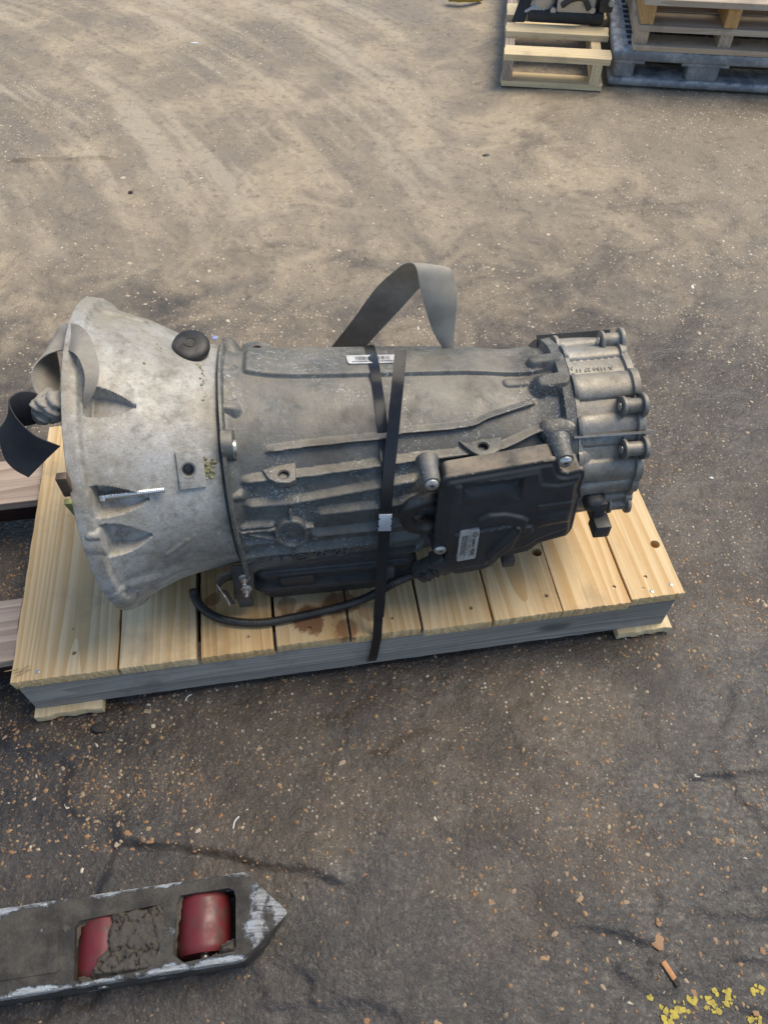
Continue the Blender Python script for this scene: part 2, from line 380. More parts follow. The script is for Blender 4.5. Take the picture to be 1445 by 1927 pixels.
# tyre sweeps: arcs of paler and darker dried mud
vdx = g.math('SUBTRACT', gx, -3.4); vdy = g.math('SUBTRACT', gy, .7)
rad = g.math('SQRT', g.math('ADD', g.math('MULTIPLY', vdx, vdx), g.math('MULTIPLY', vdy, vdy)))
tr = g.noise(g.n('CombineXYZ', X=g.math('MULTIPLY', rad, 3.4), Y=g.math('MULTIPLY', g.math('ARCTAN2', vdy, vdx), 1.2)).outputs[0], 2.2, 4, .6)
trk = g.math('MULTIPLY', g.rng(gy, 1.5, 2.4), g.rng(gx, .6, -.2))
dryc = g.mix(g.math('MULTIPLY', trk, g.rng(tr, .50, .62, 0, .55)), dryc, (.50, .42, .30))
dryc = g.mix(g.math('MULTIPLY', trk, g.rng(tr, .46, .36, 0, .55)), dryc, (.19, .16, .125))
gc = g.mix(dry, wetc, dryc)
film = g.n('Attribute', dict(attribute_name='film')).outputs['Fac']
gc = g.mix(g.rng(nf, .50, .72, 0, .55), gc, g.mix(dry, (.03, .027, .024), (.10, .09, .078)))
gc = g.mix(g.rng(nff, .55, .75, 0, .35), gc, g.mix(dry, (.13, .11, .09), (.36, .33, .27)))
# fine aggregate
for scl, thr, am in ((150, .80, .85), (330, .82, .7)):
    vo = g.n('TexVoronoi', Vector=_v, Scale=scl); sc3 = g.n('SeparateColor', Color=vo.outputs['Color'])
    k = g.math('MULTIPLY', g.rng(vo.outputs['Distance'], .40, .26), g.rng(sc3.outputs[0], thr, thr+.02))
    k = g.math('MULTIPLY', k, g.rng(nm, .36, .60, 0, am))
    pc = g.ramp(sc3.outputs[1], [(0, (.22, .12, .06)), (.35, (.30, .19, .10)), (.6, (.36, .28, .19)), (.85, (.52, .47, .38))])
    gc = g.mix(k, gc, pc)
gc = g.mix(g.math('MULTIPLY', film, .8), gc, g.mix(g.rng(nm, .35, .65), (.018, .017, .017), (.034, .031, .030)))
g.set('Base Color', gc)
wr = g.math('ADD', g.rng(nm, .35, .65, .24, .46), g.math('MULTIPLY', dry, .32)); wr = g.math('ADD', wr, g.rng(nf, .45, .7, 0, .18)); wr = g.n('Mix', i0=film, i2=wr, i3=g.rng(nf, .35, .7, .22, .40)).outputs[0]; g.set('Roughness', wr)
hgt = g.math('ADD', g.math('MULTIPLY', nf, 1.0), g.math('MULTIPLY', nff, .35))
hgt = g.math('MULTIPLY', hgt, g.rng(g.noise(_v, 7, 5, .6), .38, .62, .25, 1.2)); hgt = g.math('MULTIPLY', hgt, g.rng(film, 0, 1, 1, .45)); hgt = g.math('ADD', hgt, g.math('MULTIPLY', g.noise(_v, 95, 6, .75, 1.2), .35))
g.set('Normal', g.bump(hgt, .6, .008)); M_GROUND = g.m
_m = Mat('flint', .5, 0, spec=.4); _a = _m.n('Attribute', dict(attribute_name='Col')).outputs['Color']
_v = _m.co('Object'); _m.set('Base Color', _m.mix(_m.rng(_m.noise(_v, 190, 5, .7), .42, .7, 0, .5), _a, (.12, .08, .05))); M_FLINTS = _m.m
_m = Mat('flint_stone', .5, 0, spec=.4); _r = _m.n('ObjectInfo').outputs['Random']
_c = _m.ramp(_r, [(0, (.26, .13, .06)), (.25, (.33, .18, .085)), (.5, (.36, .23, .12)), (.7, (.27, .19, .12)), (.88, (.42, .34, .24)), (.97, (.60, .55, .45))])
_v = _m.co('Object', rnd=9); _m.set('Base Color', _m.mix(_m.rng(_m.noise(_v, 160, 5, .7), .42, .7, 0, .55), _c, (.12, .075, .045))); _m.set('Normal', _m.bump(_m.noise(_v, 260, 4), .3, .001)); M_STONE = _m.m
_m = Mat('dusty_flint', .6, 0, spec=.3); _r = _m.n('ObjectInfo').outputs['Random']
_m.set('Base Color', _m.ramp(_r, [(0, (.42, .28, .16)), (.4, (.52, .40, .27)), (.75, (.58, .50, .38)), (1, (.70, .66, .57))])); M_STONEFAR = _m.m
M_YELLOW = simple('yellow_paint', (.46, .36, .04), .6, var=.4, sc=120)
M_FILTER = simple('orange_paper', (.50, .24, .10), .7, var=.35, sc=120)
M_WHITE = simple('white_scrap', (.66, .66, .64), .6)
M_BLUE = simple('blue_scrap', (.30, .33, .55), .6)
M_SILVER = cast('silver_cast', (.50, .49, .46), (.60, .6, .57), (.2, .19, .17), (.4, .36, .3), .4, .4, .5)

# ------------------------------------------------------------------ GROUND
rs = np.random.default_rng(7); random.seed(7)
def axis(lo, hi, st, far):
    c = np.arange(lo, hi+st/2, st); k = st; a = [lo]; b = [hi]
    while b[-1] < far: k *= 1.35; b.append(b[-1]+k); a.append(a[-1]-k)
    return np.concatenate([a[:0:-1], c, b[1:]])
gxs = axis(-1.5, 1.7, .006, 30); gys = axis(-.1, 3.3, .006, 30)
GX, GY = np.meshgrid(gxs, gys, indexing='ij')
LEDGES = []
for pts, amp in (([(205, 1588), (420, 1612), (560, 1640), (655, 1668)], .007), ([(1285, 1472), (1360, 1462), (1460, 1452)], .005), ([(1090, 1752), (1180, 1758), (1250, 1785)], .005), ([(1370, 1808), (1460, 1822)], .005), ([(1385, 1900), (1460, 1915)], .004), ([(20, 300), (215, 300)], .008)):
    w_ = np.array([onz(*p, 0) for p in pts]); LEDGES.append(((w_[:, 0], w_[:, 1]), amp))
def ground_h(x, y):
    p = np.stack([x, y, np.zeros_like(x)], -1)
    fade = ss(x, -1.5, -1.2)*ss(-x, -1.7, -1.4)*ss(y, -.1, .05)*ss(-y, -3.3, -2.9)
    h = .004*fbm(p*np.array([3., 3, 1]), 4, 3)+.0022*fbm(p*18, 4, 5)
    # crusts of mud with a broken edge
    e = fbm(p*np.array([2.2, 3.1, 1])+5.3, 5, 21); h = h+.0035*ss(e, .02, .035)*ss(-y, -.75, -.45)
    e2 = fbm(p*np.array([2.6, 2.6, 1])+15.3, 5, 31); h = h+.0028*ss(e2, .08, .10)
    for pts, amp in LEDGES:                                # broken lips of dried mud
        xs_, ys_ = pts; yl = np.interp(x, xs_, ys_)+.014*fbm(np.stack([x*14, y*0, x*0+amp*900], -1), 4, 61); m_ = ss(x, xs_[0]-.02, xs_[0]+.03)*ss(-x, -xs_[-1]-.02, -xs_[-1]+.03)
        h = h+amp*ss(y-yl, 0, .004)*(1-ss(y-yl, .0, .09))*m_-amp*.35*np.exp(-((y-yl+.003)/.004)**2)*m_
    return h*fade-.006
def film_at(x, y):                                       # smeared film of wet mud
    p = np.stack([x*1.1, y*2.0, np.zeros_like(x)], -1); n = fbm(p+31, 4, 71)+.35*fbm(p*5, 3, 73)
    return ss(n+1.35*(.50-y)+.12*np.clip(x, -.6, .6), -.02, .22)*ss(-y, -1.5, -.7)
GZ = ground_h(GX, GY)
V, Fq = grid(np.stack([GX, GY, GZ], -1), flip=True)
gme = from_np('ground', V, Fq, None); gme.attributes.new('film', 'FLOAT', 'POINT').data.foreach_set('value', film_at(GX, GY).ravel().astype(np.float32))
ground = link('ground', gme, M_GROUND); tag(ground, kind='structure')
ground['label'] = 'dark muddy concrete yard with flint pebbles showing through'
def gz(x, y): return float(ground_h(np.array([x]), np.array([y]))[0])

def pebble(seed):
    r = np.random.default_rng(seed); n = 9
    ang = np.sort(np.linspace(0, 2*np.pi, n, endpoint=False)+r.uniform(-.25, .25, n)); rad = 1+r.uniform(-.28, .2, n)
    V = []; 
    for k, z in ((1.0, 0), (.92, .22), (.55, .42)): V += [(k*rad[i]*math.cos(ang[i]), k*rad[i]*math.sin(ang[i]), z*(1+r.uniform(-.15, .15))) for i in range(n)]
    V.append((0, 0, .46)); Fs = []
    for q in range(2):
        for i in range(n): Fs.append((q*n+i, q*n+(i+1) % n, (q+1)*n+(i+1) % n, (q+1)*n+i))
    Fs += [(2*n+i, 2*n+(i+1) % n, 3*n) for i in range(n)]
    return np.array(V), Fs
def density(x, y):
    p = np.stack([x, y, np.zeros_like(x)], -1)
    d = .12+.9*ss(fbm(p*1.5+3, 4, 41), -.12, .28)+.35*ss(fbm(p*5+9, 3, 43), .05, .4)
    d *= np.where(y < .30, .55, np.where(y < .75, 1.35, 1.0))*np.where(y > 1.9, .45, 1.0)
    return np.clip(d*(1-.55*film_at(x, y)), .03, 1.2)
peb = [pebble(i) for i in range(6)]
stone_meshes = []
for v_, f_ in peb:
    me = bpy.data.meshes.new('stone'); me.from_pydata((v_*np.array([1, 1, .8])).tolist(), [], f_); me.update(); smooth(me, None); me.materials.append(M_STONE); stone_meshes.append(me)
far_meshes = [me.copy() for me in stone_meshes]
for me in far_meshes: me.materials[0] = M_STONEFAR
ns = 0; tries = 0
while ns < 290 and tries < 9000:                       # the larger flints, one by one
    tries += 1
    px, py = random.uniform(-20, 1465), random.uniform(330, 1940); w = onz(px, py, 0)
    if random.random() > density(np.array([w[0]]), np.array([w[1]]))[0]: continue
    # not under the pallet or the fork
    if py < 1330-.13*px+40 and py > 640 and px < 1290 and px > 40: continue
    if py > 1620-.05*px and px < 560: continue
    sz = random.choice([.0055, .006, .007, .008]) * (1 if py > 700 else 1.15)
    if random.random() < .015: sz = .011
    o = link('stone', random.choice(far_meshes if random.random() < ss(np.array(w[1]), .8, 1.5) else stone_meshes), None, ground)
    asp = random.uniform(.5, .95); o.scale = (sz, sz*asp, sz*random.uniform(.18, .34)); o.rotation_euler = (0, 0, random.uniform(0, 6.28))
    o.location = (w[0], w[1], gz(w[0], w[1])-.0008); ns += 1
# the countless small chips: one mesh
N = 62000
cx = rs.uniform(-1.5, 1.75, N*4); cy = rs.uniform(.02, 3.4, N*4); keep = rs.uniform(0, 1.2, N*4) < density(cx, cy); cx, cy = cx[keep][:N], cy[keep][:N]
N = len(cx); n5 = 5
th = rs.uniform(0, 6.28, N)[:, None]+np.linspace(0, 2*np.pi, n5, endpoint=False)[None]+rs.uniform(-.3, .3, (N, n5))
szs = rs.choice([.0011, .0016, .0023, .0032, .0043, .0055], N, p=[.24, .25, .22, .16, .09, .04]); rr = szs[:, None]*rs.uniform(.6, 1.25, (N, n5)); rot = rs.uniform(0, 6.28, N)[:, None]; asp = rs.uniform(.35, .95, N)[:, None]
xx, yy = rr*np.cos(th), rr*np.sin(th)*asp; bx_, by_ = xx*np.cos(rot)-yy*np.sin(rot), xx*np.sin(rot)+yy*np.cos(rot)
cz = ground_h(cx, cy)
base = np.stack([cx[:, None]+bx_, cy[:, None]+by_, np.repeat(cz[:, None]-.0006, n5, 1)], -1)
mid = np.stack([cx[:, None]+bx_*.75, cy[:, None]+by_*.75, (cz+szs*.10)[:, None]+rs.uniform(0, .16, (N, n5))*szs[:, None]], -1)
Vc = np.concatenate([base, mid], 1); off = (np.arange(N)*10)[:, None]
tri = []
for i in range(n5):
    j = (i+1) % n5; tri += [(i, j, 5+j), (i, 5+j, 5+i)]
tri += [(5, 6, 7), (5, 7, 8), (5, 8, 9)]
Ft = (off[:, None]+np.array(tri)[None]).reshape(-1, 3)
me = from_np('flint_chips', Vc.reshape(-1, 3), Ft, None)
pal = np.array([(.26, .14, .06), (.30, .18, .085), (.33, .23, .13), (.20, .13, .08), (.38, .30, .20), (.52, .46, .36), (.15, .115, .085)])
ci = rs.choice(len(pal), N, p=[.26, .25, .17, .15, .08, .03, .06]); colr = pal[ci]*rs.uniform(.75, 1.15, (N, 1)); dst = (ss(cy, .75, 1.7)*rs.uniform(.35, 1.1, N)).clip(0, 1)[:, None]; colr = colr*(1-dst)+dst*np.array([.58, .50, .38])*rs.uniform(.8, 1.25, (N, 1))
ca = me.color_attributes.new('Col', 'FLOAT_COLOR', 'POINT'); cd = np.ones((N*10, 4), np.float32); cd[:, :3] = np.repeat(colr, 10, 0); ca.data.foreach_set('color', cd.ravel())
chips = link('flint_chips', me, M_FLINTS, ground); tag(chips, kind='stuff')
# worn flecks of yellow paint
mb = MB()
for cxp, cyp, sp, n_ in ((1270, 1905, 22, 34), (1350, 1895, 22, 22), (1365, 1870, 14, 14), (1425, 1865, 10, 8), (1300, 1885, 16, 9), (1425, 1922, 14, 14), (1220, 1875, 5, 3), (1340, 1875, 14, 8)):
    for i in range(n_):
        px, py = random.gauss(cxp, sp*.6), random.gauss(cyp, sp*.45)
        w = onz(px, py, 0); r0 = random.choice([.0010, .0016, .0024, .0036, .0052]); k = random.randint(5, 7); a0 = random.random()*6
        z = gz(w[0], w[1])+.0006
        mb.prism([(w[0]+r0*random.uniform(.5, 1.2)*math.cos(a0+6.283*q/k), w[1]+r0*random.uniform(.5, 1.2)*math.sin(a0+6.283*q/k), z-.001) for q in range(k)], (0, 0, .0016))
tag(mb.build('paint_flecks', M_YELLOW, ground), kind='stuff')

# ------------------------------------------------------------------ PALLET UNDER THE GEARBOX
PA = onz(19, 1287, ZT); PB = onz(1288, 1117, ZT); PYAW = math.atan2(PB[1]-PA[1], PB[0]-PA[0])
PX = np.array([math.cos(PYAW), math.sin(PYAW), 0]); PY = np.array([-math.sin(PYAW), math.cos(PYAW), 0])
def pl(p): v = np.asarray(p)-np.array([PA[0], PA[1], 0]); return np.array([v@PX, v@PY, v[2]])
pallet = empty('wooden_pallet', (PA[0], PA[1], 0), PYAW, 'yellow pine pallet with close set deck boards under the gearbox', 'pallet')
PLEN = pl(PB)[0]; PDEP = .56
def board_mesh(w, l, t, nx=10, ny=34, seed=0, rough_end=.0022, warp=.0006):
    """board centred on origin, length along y; ragged sawn ends"""
    xs = np.linspace(-w/2, w/2, nx); ys = np.linspace(-l/2, l/2, ny)
    r = np.random.default_rng(seed)
    Xg, Yg = np.meshgrid(xs, ys, indexing='ij')
    top = t/2+warp*fbm(np.stack([Xg*30+seed, Yg*5, Xg*0], -1), 3, seed)
    j0 = r.uniform(-rough_end, rough_end, nx); j1 = r.uniform(-rough_end, rough_end, nx)
    Yt = Yg.copy(); Yt[:, 0] += j0; Yt[:, -1] += j1
    e = .0008*fbm(np.stack([Yg*40, Xg*0+seed, Xg*0], -1), 3, seed+3); Xt = Xg.copy(); Xt[0] += e[0]; Xt[-1] += e[-1]
    bv = .0011
    T = np.stack([np.clip(Xt, -w/2+bv, w/2-bv)+(Xt-Xg), Yt, top], -1)
    # ring loops: top grid, upper rim, bottom grid
    V = T.reshape(-1, 3).tolist(); idx = np.arange(nx*ny).reshape(nx, ny)
    Fs = [(idx[i, j], idx[i+1, j], idx[i+1, j+1], idx[i, j+1]) for i in range(nx-1) for j in range(ny-1)]
    per = [idx[i, 0] for i in range(nx)]+[idx[-1, j] for j in range(1, ny)]+[idx[i, -1] for i in range(nx-2, -1, -1)]+[idx[0, j] for j in range(ny-2, 0, -1)]
    lo = []; rim = []
    for q in per:
        v = V[q]; x = v[0]+(bv if v[0] > w/2-bv*1.6 else (-bv if v[0] < -w/2+bv*1.6 else 0)); 
        rim.append(len(V)); V.append((x, v[1]-(bv*.6 if v[1] < -l/2+.004 else 0)+(bv*.6 if v[1] > l/2-.004 else 0), v[2]-bv))
        lo.append(len(V)); V.append((x+r.uniform(-1, 1)*.0002, v[1]+r.uniform(-1, 1)*rough_end*.35, -t/2))
    n = len(per)
    for k in range(n):
        q = (k+1) % n
        Fs.append((per[q], per[k], rim[k], rim[q])); Fs.append((rim[q], rim[k], lo[k], lo[q]))
    Fs.append(tuple(lo[::-1]))
    me = bpy.data.meshes.new('board'); me.from_pydata(V, [], Fs); me.update()
    bm = bmesh.new(); bm.from_mesh(me); bmesh.ops.recalc_face_normals(bm, faces=bm.faces[:]); bm.to_mesh(me); bm.free()
    return smooth(me, 35)
def board(name, c, w, l, t, m, parent, rz=0, seed=0, **k):
    o = link(name, board_mesh(w, l, t, seed=seed, **k), m, parent); o.location = c; o.rotation_euler = (0, 0, rz); return o
edges = [((19, 1287), (220, 1257)), ((224, 1258), (369, 1239)), ((379, 1239), (515, 1218)), ((521, 1218), (657, 1195)), ((661, 1199), (792, 1181)),
         ((798, 1187), (926, 1167)), ((930, 1169), (1057, 1148)), ((1060, 1150), (1186, 1133)), ((1188, 1128), (1288, 1115))]
BT = .022; deck = []
for i, (a, b) in enumerate(edges):
    A = pl(onz(*a, ZT)); B = pl(onz(*b, ZT)); y0 = (A[1]+B[1])/2; w = B[0]-A[0]
    back = PDEP+random.uniform(-.004, .004)
    o = board('deck_board', ((A[0]+B[0])/2, (y0+back)/2, ZT-BT/2), w, back-y0, BT, M_PINE_ST if i in (2, 3, 4) else M_PINE, pallet, seed=100+i, nx=44, rough_end=.0009)
    deck.append(o)
def hole(px, py, r, depth=.05, taper=1):
    p = pl(onz(px, py, ZT)); k = min(range(9), key=lambda i: abs(deck[i].location.x-p[0]))
    M = Matrix.Translation((p[0], p[1], ZT-depth)); mb = MB(); n = 14; wob = [random.uniform(.85, 1.15) for _ in range(n)]
    mb.lathe([(r*taper, 0), (r, depth+.004)], M, n)
    return k, mb, p
cutl = {i: [] for i in range(9)}
for px, py, r, d, tp in ((1232, 1024, .0085, .05, 1), (1010, 1039, .009, .05, 1), (583, 1181, .0038, .006, .4), (737, 1163, .0042, .006, .4), (885, 1144, .005, .007, .4), (1027, 1121, .005, .007, .4), (1155, 1104, .0045, .006, .4),
                         (1214, 1085, .0045, .006, .4), (140, 1229, .0045, .007, .5), (467, 1198, .004, .006, .4), (139, 1184, .003, .004, .4), (1210, 1107, .003, .004, .4)):
    k, mb, p = hole(px, py, r, d, tp)
    c = mb.build('c', M_CLOD); c.matrix_world = Matrix.Translation((PA[0], PA[1], 0)) @ Matrix.Rotation(PYAW, 4, 'Z'); cutl[k].append(c)
    if d < .02:
        nb_ = MB().lathe([(r*.62, 0), (r*.62, .0015), (r*.4, .002)], None, 10).build('nail', M_STEEL, deck[k]); nb_.location = (p[0]-deck[k].location.x, p[1]-deck[k].location.y, BT/2-d+.0002)
bpy.context.view_layer.update()
for i in range(9):
    if cutl[i]: cut(deck[i], cutl[i])
for px, py, k in ((72, 1264, 0), (1226, 1113, 8), (1262, 1100, 8)):
    p = pl(onz(px, py, ZT)); nb_ = MB().lathe([(.0036, -.004), (.0036, .0004), (.0028, .0009)], None, 12).build('nail', M_STEEL, deck[k])
    nb_.location = (p[0]-deck[k].location.x, p[1]-deck[k].location.y, BT/2)
# splinters torn from the first board
mb = MB()
A = pl(onz(50, 1262, ZT))
for i in range(7):
    a = (A[0]+random.uniform(-.012, .008), A[1]+random.uniform(-.006, .01), ZT+.0005); b = (a[0]-random.uniform(.008, .024), a[1]-random.uniform(.002, .01), ZT+random.uniform(.001, .006))
    mb.tube([np.array(a)-np.array([deck[0].location.x, deck[0].location.y, ZT-BT/2]), np.array(b)-np.array([deck[0].location.x, deck[0].location.y, ZT-BT/2])], [.0013, .0003], 4)
for xq in list(np.linspace(.005, w*1.4, 26)):
    a = np.array([xq-deck[0].location.x, -deck[0].dimensions.y/2 if deck[0].dimensions.y else -.28, random.uniform(-.006, .009)])
    mb.tube([a+np.array([0, .003, 0]), a+np.array([random.uniform(-.003, .003), -random.uniform(.001, .005), random.uniform(-.002, .003)])], [.0008, .0002], 4)
tag(mb.build('splinters', M_PINE, deck[0]), kind='stuff')
SZ0, SZ1 = .018, ZT-BT
for yc in (.024, PDEP/2, PDEP-.028):
    board('stringer', (PLEN/2-.002, yc, (SZ0+SZ1)/2-.0005), .038, PLEN-.012, SZ1-SZ0-.001, M_GREYWOOD, pallet, rz=math.pi/2, seed=int(yc*1000), ny=80, nx=6)
bl = [(pl(onz(72, 1352, 0))[0], pl(onz(198, 1338, 0))[0]), (.52, .62), (pl(onz(1163, 1214, 0))[0], pl(onz(1262, 1196, 0))[0])]
for i, (a, b) in enumerate(bl):
    board('bottom_board', ((a+b)/2, PDEP/2-.003+(.03 if i == 1 else 0), .009), b-a, PDEP+(.012, -.09, .004)[i], .018, M_LIGHTWOOD, pallet, seed=60+i)

# second pallet, alongside on the left
pal2 = empty('wooden_pallet', (PA[0]-.14, PA[1], 0), PYAW, 'pale worn pallet with dark rails just beyond the splintered board end', 'pallet')
def p2(p): v = np.asarray(p)-np.array([PA[0]-.14, PA[1], 0]); return np.array([v@PX, v@PY, v[2]])
zt2 = .112
for (f0, b0, seed) in (((0, 949), (0, 868), 31), ((0, 1247), (0, 1131), 32)):
    fy = p2(onz(*f0, zt2))[1]; by = p2(onz(*b0, zt2))[1]
    x1 = p2(np.array([PA[0], PA[1], 0]))[0]-.008
    board('deck_board', (x1-.45, (fy+by)/2, zt2-.009), by-fy, .90, .018, M_PALEWOOD, pal2, rz=math.pi/2, seed=seed)
    MB().box((x1-.45, (fy+by)/2+.002, zt2-.018-.0235), (.895, by-fy-.012, .046), .002).build('rail', M_DARKRED, pal2)
for xx_ in (-.62, -.25):
    MB().box((xx_, .24, .0232), (.09, .62, .0464), .002).build('runner', M_DARKRED, pal2)

# ------------------------------------------------------------------ GEARBOX
gear = empty('gearbox', (G0[0], G0[1], ZT), YAW, 'grey aluminium automatic gearbox with flared bell housing lying on pine pallet', 'gearbox')
def interp(x, pts):
    xs, ys = zip(*pts); return np.interp(x, xs, ys)
def sinterp(x, pts):                                     # smooth interpolation
    xs, ys = map(np.array, zip(*pts)); xf = np.linspace(xs[0], xs[-1], 400); yf = np.interp(xf, xs, ys); k = np.ones(25)/25
    yp = np.pad(yf, 12, mode='edge'); yf = np.convolve(yp, k, 'valid'); return np.interp(x, xf, yf)
def r_bell(u, a):
    rt = sinterp(u, [(-.02, .250), (.0, .25), (.016, .246), (.024, .238), (.03, .236), (.08, .216), (.12, .193), (.16, .175), (.195, .168)])
    rb = sinterp(u, [(-.02, .222), (.0, .222), (.018, .217), (.03, .209), (.08, .187), (.12, .178), (.16, .172), (.195, .168)])
    w = .5+.5*np.cos(a-math.radians(-48)); r = rb+(rt-rb)*w
    return np.minimum(r, (GH-.0012)/np.maximum(-np.cos(a), 1e-3))      # the bell stands on the deck
def r_case(u, a):
    R = sinterp(u, [(.17, .168), (.2, .161), (.25, .154), (.35, .146), (.45, .138), (.55, .131), (.60, .123), (.63, .121), (.66, .127), (.70, .136)])
    Hb = sinterp(u, [(.17, .13), (.5, .13), (.6, .118), (.7, .12)]); c, s = np.cos(a), np.sin(a)
    S = sinterp(u, [(.17, .166), (.22, .158), (.45, .149), (.55, .142), (.63, .128), (.70, .134)])
    p = 6.0; low = ((np.abs(s)/S)**p+(np.abs(c)/Hb)**p)**(-1/p); top = ((np.abs(s)/S)**2+(np.abs(c)/R)**2)**-.5
    return np.where(c >= 0, top, low)
def r_tail(u, a):
    return sinterp(u, [(.67, .140), (.70, .1385), (.75, .1345), (.81, .132)])+0*a
def hit(px, py, rf, off=0.0, u0=-9, u1=9):
    d = ray(px, py); ts = np.linspace(.55, 1.7, 2301); P = to_ush(Cc+ts[:, None]*d); u, s, h = P.T
    a = np.arctan2(s, h); g_ = np.hypot(s, h)-rf(u, a)-off; k = np.where(g_ < 0)[0]
    if len(k) == 0: k = [int(np.argmin(g_))]
    k = k[0]; return P[k]
def nrm(q, rf):
    u, s, h = q; a = math.atan2(s, h); e = 1e-3
    def pt(u, a): r = float(rf(np.array([u]), np.array([a]))[0]); return np.array([u, r*math.sin(a), r*math.cos(a)])
    n = np.cross(pt(u+e, a)-pt(u-e, a), pt(u, a+e)-pt(u, a-e)); n /= np.linalg.norm(n)
    c = np.array([0, s, h]); n = n if n@c > 0 else -n; return n
def angs(lo, hi, fine, coarse):
    f = np.arange(lo, hi, fine); c = np.arange(hi, lo+2*math.pi-coarse*.5, coarse); return np.concatenate([f, c])
class Casting:
    def __init__(s, us, an, rf):
        s.us, s.an, s.rf = us, an, rf; s.U, s.A = np.meshgrid(us, an, indexing='ij'); s.r = rf(s.U, s.A); s.r0 = s.r.copy()
        s.P = np.stack([s.U, s.r0*np.sin(s.A), s.r0*np.cos(s.A)], -1); s.d = np.zeros_like(s.r)
    def dist(s, Q):
        Q = np.asarray(Q); D = np.full(s.r.shape, 9.)
        lo, hi = Q.min(0)-.05, Q.max(0)+.05; mk = np.all((s.P > lo) & (s.P < hi), -1); Pm = s.P[mk]; Dm = np.full(len(Pm), 9.)
        for a, b in zip(Q[:-1], Q[1:]):
            ab = b-a; t = np.clip(((Pm-a)@ab)/max(ab@ab, 1e-12), 0, 1); Dm = np.minimum(Dm, np.linalg.norm(Pm-a-t[:, None]*ab, axis=1))
        D[mk] = Dm; return D
    def path(s, pts, n=None):
        q = [hit(*p, s.rf) for p in pts]
        return np.array(q) if len(q) < 3 else catmull(q, n or 6*len(q))
    def rib(s, pts, w, h, kind='flat', edge=.4, Q=None):
        Q = s.path(pts) if Q is None else np.asarray(Q)
        if len(Q) == 1: Q = np.vstack([Q, Q+1e-5])
        D = s.dist(Q)
        if kind == 'flat': k = h*ss(w-D, 0, w*edge)
        elif kind == 'soft': k = h*ss(w-D, 0, w)
        else: k = h*np.sqrt(np.clip(1-(D/w)**2, 0, 1))
        s.d = np.where(D < w, np.maximum(s.d, k) if h > 0 else np.minimum(s.d, k), s.d)
    def cyl(s, pts, w, h, uend):
        Q = s.path(pts); Q = np.vstack([Q, Q[-1]+np.array([.05, 0, 0])]); D = s.dist(Q)
        k = h*np.sqrt(np.clip(1-(D/w)**2, 0, 1))*ss(uend-s.U, -.0006, .0012); s.d = np.where(D < w, np.maximum(s.d, k), s.d)
    def ledge(s, pts, h, wa=.013, wb=.0022):
        Q = s.path(pts); o = np.argsort(Q[:, 0]); Q = Q[o]; u0, u1 = Q[0, 0], Q[-1, 0]
        ae = np.interp(s.U, Q[:, 0], np.arctan2(Q[:, 1], Q[:, 2])); da = ((s.A-ae+math.pi) % (2*math.pi)-math.pi)*s.r0
        ends = ss(s.U, u0-.001, u0+.02)*ss(-s.U, -u1-.001, -u1+.012)
        k = np.where(da < 0, np.clip(1.12+da/wa, 0, 1)**1.25, 1-ss(da, .0008, wb+.0008))*h*ends*(1+.06*fbm(s.P*60, 2, 4))
        s.d = np.where(np.abs(da) < wa, np.maximum(s.d, k), s.d)
    def mesh(s, name, extra=None):
        r = s.r+s.d; P = np.stack([s.U, r*np.sin(s.A), r*np.cos(s.A)], -1)
        rings = [P] if extra is None else extra(P)
        return from_np(name, *grid(L(np.concatenate(rings, 0)), wrap=True), ang=50)
    def surf(s, u, a):
        i = np.abs(s.us-u).argmin(); j = np.abs((s.an-a+math.pi) % (2*math.pi)-math.pi).argmin(); return s.r[i, j]+s.d[i, j]

# --- bell housing
bell = Casting(np.concatenate([np.linspace(0, .03, 26), np.arange(.0316, .188, .0016)]), angs(math.radians(-80), math.radians(165), .0072, .02), r_bell)
U, A_ = bell.U, bell.A
bell.d += .006*ss(-U, -.0205, -.0165)                                        # flange rim
bell.d += .0016*fbm(bell.P*9, 3, 77)*ss(U, .02, .05)
def pocket(tip, left, hw, kind=0, extra=0):
    T = hit(*tip, r_bell); Lq = hit(*left, r_bell); aT = math.atan2(T[1], T[2]); aL = math.atan2(Lq[1], Lq[2])
    rp = float(r_bell(np.array([T[0]]), np.array([aT]))[0])-extra
    t = np.clip((U-Lq[0])/max(T[0]-Lq[0], 1e-3), 0, 1); ac = aL+(aT-aL)*t
    k = np.abs((A_-ac+math.pi) % (2*math.pi)-math.pi)*bell.r0
    wl = hw*(1-(t**2.2 if kind == 0 else t)*.9)
    m = ss(wl-k, -.0015, .0022)*ss(U, Lq[0]-.0012, Lq[0]+.0012)*(U < T[0]+.004)
    bell.d[:] = bell.d+np.minimum(rp-bell.r0, 0)*m
    return dict(u=Lq[0], a=aL, rp=rp, ut=T[0])
bell.rib([(140, 948), (168, 948)], .021, .007, 'round'); bell.rib([(168, 1022), (190, 1024)], .019, .008, 'round'); bell.rib([(172, 1005), (195, 1003)], .008, .010, 'round'); bell.rib([(222, 1112), (246, 1128)], .013, .008, 'round')
bell.rib([(250, 1098), (300, 1085), (330, 1072)], .018, .004, 'soft')
bell.rib([(318, 1042), (352, 1016)], .008, .0025, 'soft')
pk1 = pocket((250, 764), (158, 752), .021, 0, .007); pk2 = pocket((276, 940), (176, 946), .021, 0, .008); pk3 = pocket((282, 1008), (198, 1020), .026, 0, .009); pk4 = pocket((272, 1108), (236, 1112), .012)
bell.rib([(190, 585), (268, 603)], .010, -.008, 'flat')                        # slot along the top
hq = hit(354, 884, r_bell); bell.rib(None, .0105, -.022, 'flat', .25, Q=[hq, hq+1e-5])
bell.d -= .005*ss(U, .1815, .1825)                                            # dark joint line
